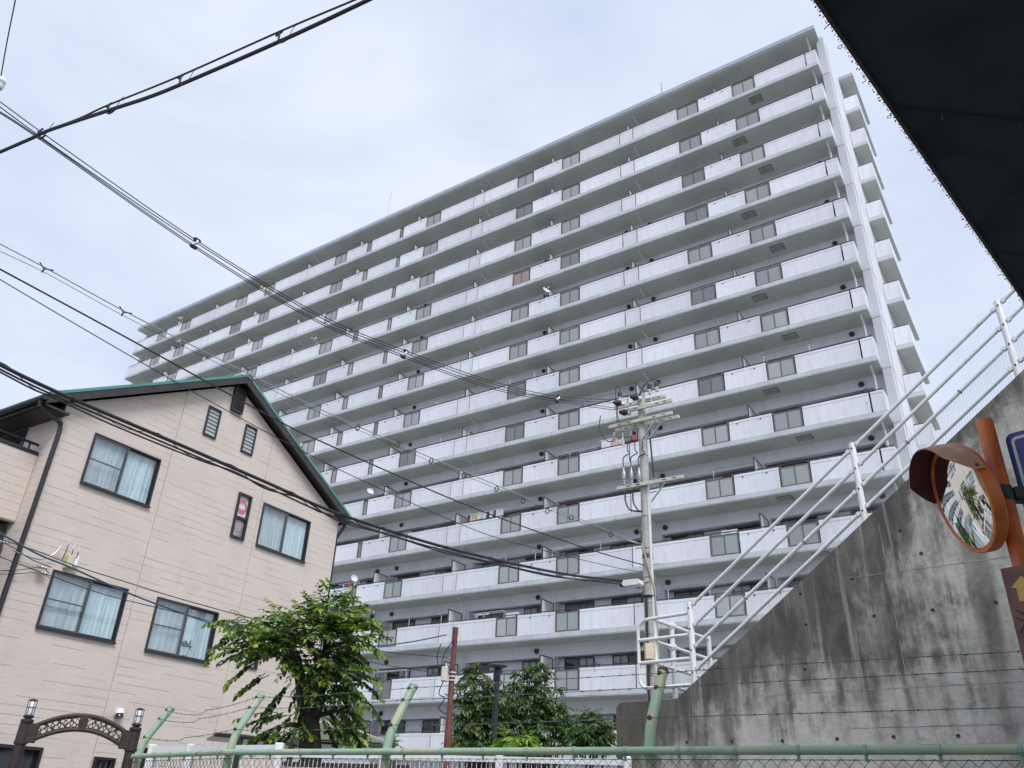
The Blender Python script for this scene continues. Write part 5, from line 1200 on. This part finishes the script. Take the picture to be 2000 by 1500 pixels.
MG = [leafmat('maple_deep_green', (.022, .058, .022)), leafmat('maple_mid_green', (.085, .165, .055)), leafmat('maple_pale_green', (.18, .28, .09)), leafmat('maple_yellow', (.21, .26, .08))]
def leaf(m, b, d_, nrm, L, W, c, curl=.15):
    s_ = d_.cross(nrm).normalized(); nn = s_.cross(d_).normalized(); mid = b+d_*L*.45-nn*L*curl*.3; tip = b+d_*L-nn*L*curl
    m.add([b, b+d_*L*.4+s_*W/2+nn*W*.14, b+d_*L*.75+s_*W*.32-nn*L*curl*.5, tip, b+d_*L*.75-s_*W*.32-nn*L*curl*.5, b+d_*L*.4-s_*W/2+nn*W*.14, mid], [(0, 1, 6), (1, 2, 6), (2, 3, 6), (3, 4, 6), (4, 5, 6), (5, 0, 6)], c)
def spray(m, st, o, d_, L, nl, lw, ll, rg, droop, young_lit):
    P = [o]; d_ = d_.normalized(); n = 7
    for i in range(n): d_ = (d_+Vector((rg.uniform(-.06, .06), rg.uniform(-.06, .06), -droop/n))).normalized(); P.append(P[-1]+d_*L/n)
    st.tube(P, [.006*(1-.8*i/n) for i in range(n+1)], 3, False)
    for i in range(nl):
        f = .1+.9*(i+.5)/nl; k = min(int(f*n), n-1); p = P[k]+(P[k+1]-P[k])*(f*n-k); t = (P[k+1]-P[k]).normalized(); sd_ = t.cross(Vector((0, 0, 1)))
        if sd_.length < .1: sd_ = Vector((1, 0, 0))
        sd_.normalize(); s_ = 1 if i % 2 else -1
        ld = (t*.55+sd_*s_*.75+Vector((rg.uniform(-.2, .2), rg.uniform(-.2, .2), rg.uniform(-.45, .05)))).normalized(); sc_l = (1-.35*abs(f-.5))*rg.uniform(.8, 1.15)
        q = rg.random(); c = 0 if q < .45 else 1 if q < .84 else 2
        if young_lit and f > .5: c = 3 if (q < .35 and f > .75) else 2 if q < .8 else 1  # young tip colours, also brightened to paint top light on the sprays
        up = Vector((rg.uniform(-.35, .35), rg.uniform(-.35, .35), 1)).normalized(); leaf(m, p, ld, up, ll*sc_l, lw*sc_l, c, rg.uniform(.05, .3))
def tree_leafy():
    R0 = 10.5; rg = random.Random(21); base = atr(606, 1462, R0); base.z = 0
    t = thing('leafy_tree', 'bushy dark trunked tree with long leafy sprays in front of the beige house', 'tree', base)
    tr = MB(); tp_ = lambda x, y, dr=0: atr(x, y, R0+dr)-base
    trunk = [Vector((0, 0, 0)), tp_(607, 1480), tp_(604, 1420), tp_(600, 1398)]
    tr.tube(trunk, [.15, .135, .125, .12], 12)
    limbs = [[(604, 1415), (592, 1360), (582, 1300), (560, 1260), (520, 1240)], [(606, 1420), (622, 1370), (630, 1310), (640, 1250), (655, 1200)], [(622, 1365), (650, 1320), (680, 1280), (700, 1240)], [(585, 1320), (560, 1290), (500, 1262)], [(600, 1420), (570, 1415), (540, 1420)], [(612, 1400), (650, 1390), (680, 1380)], [(630, 1300), (600, 1250), (590, 1215)]]
    for i, l in enumerate(limbs):
        dr = rg.uniform(-.35, .35); P = [tp_(x, y, dr*j/3) for j, (x, y) in enumerate(l)]; r0 = .085 if i < 2 else .035; tr.tube(P, [r0*(1-.75*j/len(P)) for j in range(len(P))], 8)
    tr.build('trunk', M['bark'], t, smooth=True)
    m = MB(); st = MB(); axis = tp_(606, 1300)
    blobs = [(585, 1222, 70, 32, 54), (655, 1195, 46, 36, 50), (640, 1258, 60, 40, 54), (525, 1240, 58, 22, 36), (692, 1235, 34, 36, 20), (600, 1290, 52, 28, 26), (472, 1228, 22, 14, 5), (640, 1330, 42, 34, 26), (682, 1315, 26, 44, 20), (500, 1270, 36, 16, 10), (565, 1405, 44, 14, 10), (683, 1385, 20, 44, 12), (548, 1436, 30, 9, 6), (606, 1352, 34, 24, 14), (655, 1400, 20, 30, 9), (560, 1262, 52, 26, 18), (620, 1215, 60, 30, 22)]
    for bx, by, rx, ry, n in blobs:
        for _ in range(int(n*1.3)):
            a = rg.uniform(0, 2*math.pi); q = math.sqrt(rg.random()); x, y = bx+rx*q*math.cos(a), by+ry*q*math.sin(a)
            dep = rg.gauss(0, .32)*(1 if by < 1350 else .6); o = tp_(x, y, dep); out_ = o-axis; out_.z *= .45
            ax0 = axis+Vector((0, 0, 0)); out_ = Vector((o.x-axis.x, o.y-axis.y, (o.z-axis.z)*.35)).normalized()
            d_ = (out_*.9+Vector((rg.uniform(-.5, .5), rg.uniform(-.5, .5), rg.uniform(-.15, .55)))).normalized()
            young_lit = rg.random() < .5; L = rg.uniform(.26, .48); spray(m, st, o-d_*L*.35, d_, L, rg.randint(11, 16), .046, .090, rg, rg.uniform(.3, 1.1), young_lit)
    for (x, y, dx, dy, L) in ((480, 1212, -1, .12, .42), (470, 1240, -1, -.3, .4), (480, 1262, -1, -.1, .45), (500, 1290, -1, -.55, .42), (520, 1315, -1, -.6, .42), (575, 1330, -1, -1.0, .45), (560, 1350, -.9, -.9, .5), (650, 1160, -.5, .9, .22), (690, 1208, 1, .1, .42), (700, 1250, 1, -.3, .35), (690, 1310, 1, -.2, .4), (700, 1330, .9, -.3, .35), (700, 1360, .8, -.6, .4), (545, 1395, -1, .0, .5), (540, 1425, -1, -.4, .35), (560, 1410, -1, -.2, .55), (690, 1395, .3, -1, .4)):
        for _ in range(2):
            o = tp_(x+rg.uniform(-8, 8), y+rg.uniform(-6, 6), rg.uniform(-.2, .2)); d_ = Vector((dx, -.1+rg.uniform(-.3, .3), dy+rg.uniform(-.1, .1))); spray(m, st, o, d_, L, 14, .05, .10, rg, .5, by < 1300 and y < 1330)
    m.build('crown', LG, t); tag(st.build('twigs', M['bark'], t), kind='stuff')
tree_leafy()
def bush(name, label, R0, base_px, blobs, mats, seed, ll, lw, spl, trunk=True, cat='tree', stems=((0, 0),), ypr=.2):
    rg = random.Random(seed); b = atr(base_px[0], base_px[1], R0); b.z = 0; t = thing(name, label, cat, b); tp_ = lambda x, y, dr=0: atr(x, y, R0+dr)-b; m = MB(); st = MB(); tr = MB()
    for bx, by, rx, ry, n in blobs:
        c = tp_(bx, by); foot = Vector((rg.uniform(-.05, .05), 0, max(.1, c.z*.3))); mid = (foot+c)/2+Vector((0, 0, -.15)); tr.tube([Vector((0, 0, 0)), foot, mid, c], [.05, .04, .025, .008], 6)
        for _ in range(int(n*2.3)):
            a = rg.uniform(0, 2*math.pi); q = math.sqrt(rg.random()); dep = rg.gauss(0, rx/1565*R0*.75); o = tp_(bx+rx*q*math.cos(a), by+ry*q*math.sin(a), dep)
            d_ = (Vector((o.x-c.x, o.y-c.y, (o.z-c.z)*.6)).normalized()*.8+Vector((rg.uniform(-.6, .6), rg.uniform(-.6, .6), rg.uniform(-.3, .4)))).normalized(); L = rg.uniform(.6, 1.2)*spl; spray(m, st, o-d_*L*.4, d_, L, rg.randint(9, 14), lw, ll, rg, rg.uniform(.2, 1.0), rg.random() < ypr)
    tr.build('trunk', M['bark'], t, smooth=True); m.build('crown', mats, t); tag(st.build('twigs', M['bark'], t), kind='stuff')
bush('maple_tree', 'green maple left of the black park lamp', 18.0, (945, 1470), [(918, 1302, 8, 8, 4), (925, 1318, 20, 9, 8), (945, 1332, 26, 9, 11), (905, 1338, 16, 7, 6), (935, 1352, 30, 9, 13), (958, 1365, 22, 9, 9), (898, 1368, 18, 6, 6), (928, 1376, 30, 8, 12), (952, 1392, 30, 10, 13), (918, 1402, 26, 9, 10), (945, 1416, 34, 10, 14), (908, 1428, 24, 8, 9), (945, 1440, 36, 10, 15), (905, 1450, 24, 8, 9), (935, 1462, 34, 10, 13), (972, 1350, 16, 8, 6), (978, 1378, 18, 8, 7), (980, 1402, 20, 9, 9), (975, 1428, 24, 10, 11), (892, 1458, 16, 8, 5), (985, 1452, 22, 10, 9)], MG, 31, .125, .05, .40, ypr=.4)
bush('maple_tree', 'taller green maple right of the black park lamp', 18.6, (1035, 1470), [(1050, 1302, 18, 8, 8), (1030, 1318, 24, 9, 11), (1066, 1320, 14, 7, 6), (1012, 1336, 22, 8, 9), (1045, 1342, 24, 9, 11), (1020, 1358, 30, 9, 13), (1062, 1366, 20, 8, 8), (1090, 1346, 12, 5, 3), (1030, 1378, 34, 9, 14), (1078, 1386, 22, 8, 9), (1048, 1398, 36, 9, 15), (1095, 1402, 20, 8, 7), (1015, 1410, 28, 9, 11), (1065, 1418, 36, 10, 15), (1100, 1425, 18, 8, 7), (1025, 1434, 34, 9, 13), (1080, 1442, 28, 10, 11), (1045, 1456, 44, 10, 18), (1108, 1410, 16, 8, 6), (1110, 1440, 16, 10, 6), (1092, 1380, 14, 7, 5), (1000, 1390, 18, 9, 7)], MG, 32, .125, .05, .40, ypr=.4)
bush('round_shrub', 'round clipped green shrub beside the concrete wall', 14.0, (1158, 1475), [(1158, 1420, 36, 22, 66), (1140, 1438, 24, 16, 22), (1180, 1445, 16, 20, 18), (1150, 1398, 14, 8, 8), (1135, 1455, 16, 12, 10)], MG, 33, .10, .028, .28, cat='shrub', ypr=.3)
bush('broad_leaf_shrub', 'yellow-green broad leaved shrub in front of the maples', 15.0, (1018, 1480), [(1010, 1448, 26, 14, 14), (990, 1455, 14, 12, 6), (1036, 1455, 14, 14, 6)], [LG[1], LG[2], LG[2], LG[3]], 34, .22, .06, .30, cat='shrub', ypr=.6)
bush('small_conifer', 'small bright green shrub behind the third bent post', 13.0, (766, 1490), [(768, 1455, 9, 16, 10), (764, 1480, 14, 16, 14)], [LG[1], LG[2], LG[2], LG[3]], 35, .06, .02, .2, cat='shrub', ypr=.6)
# potted plant on the sill of the lower middle window
pt = thing('potted_plant', 'small potted plant on the sill of the lower middle house window', 'plant', nH*(HD+.075)-tH*11.38+Vector((0, 0, 4.24)), R_(HAZ-90))
MB().lathe([(.05, 0), (.065, .12), (.07, .13)], (0, 0, 0), (0, 0, 1), 12).build('pot', M['curt'], pt, smooth=True); rg = random.Random(4); m = MB()
for i in range(50):
    a = rg.uniform(0, 6.28); d_ = Vector((math.cos(a)*.9, math.sin(a)*.25, rg.uniform(.3, 1.4))).normalized(); leaf(m, Vector((0, 0, .13))+d_*rg.uniform(.02, .12), d_, Vector((0, -1, .3)), .10, .035, rg.choice((0, 1, 1)), .2)
m.build('foliage', MG, pt)
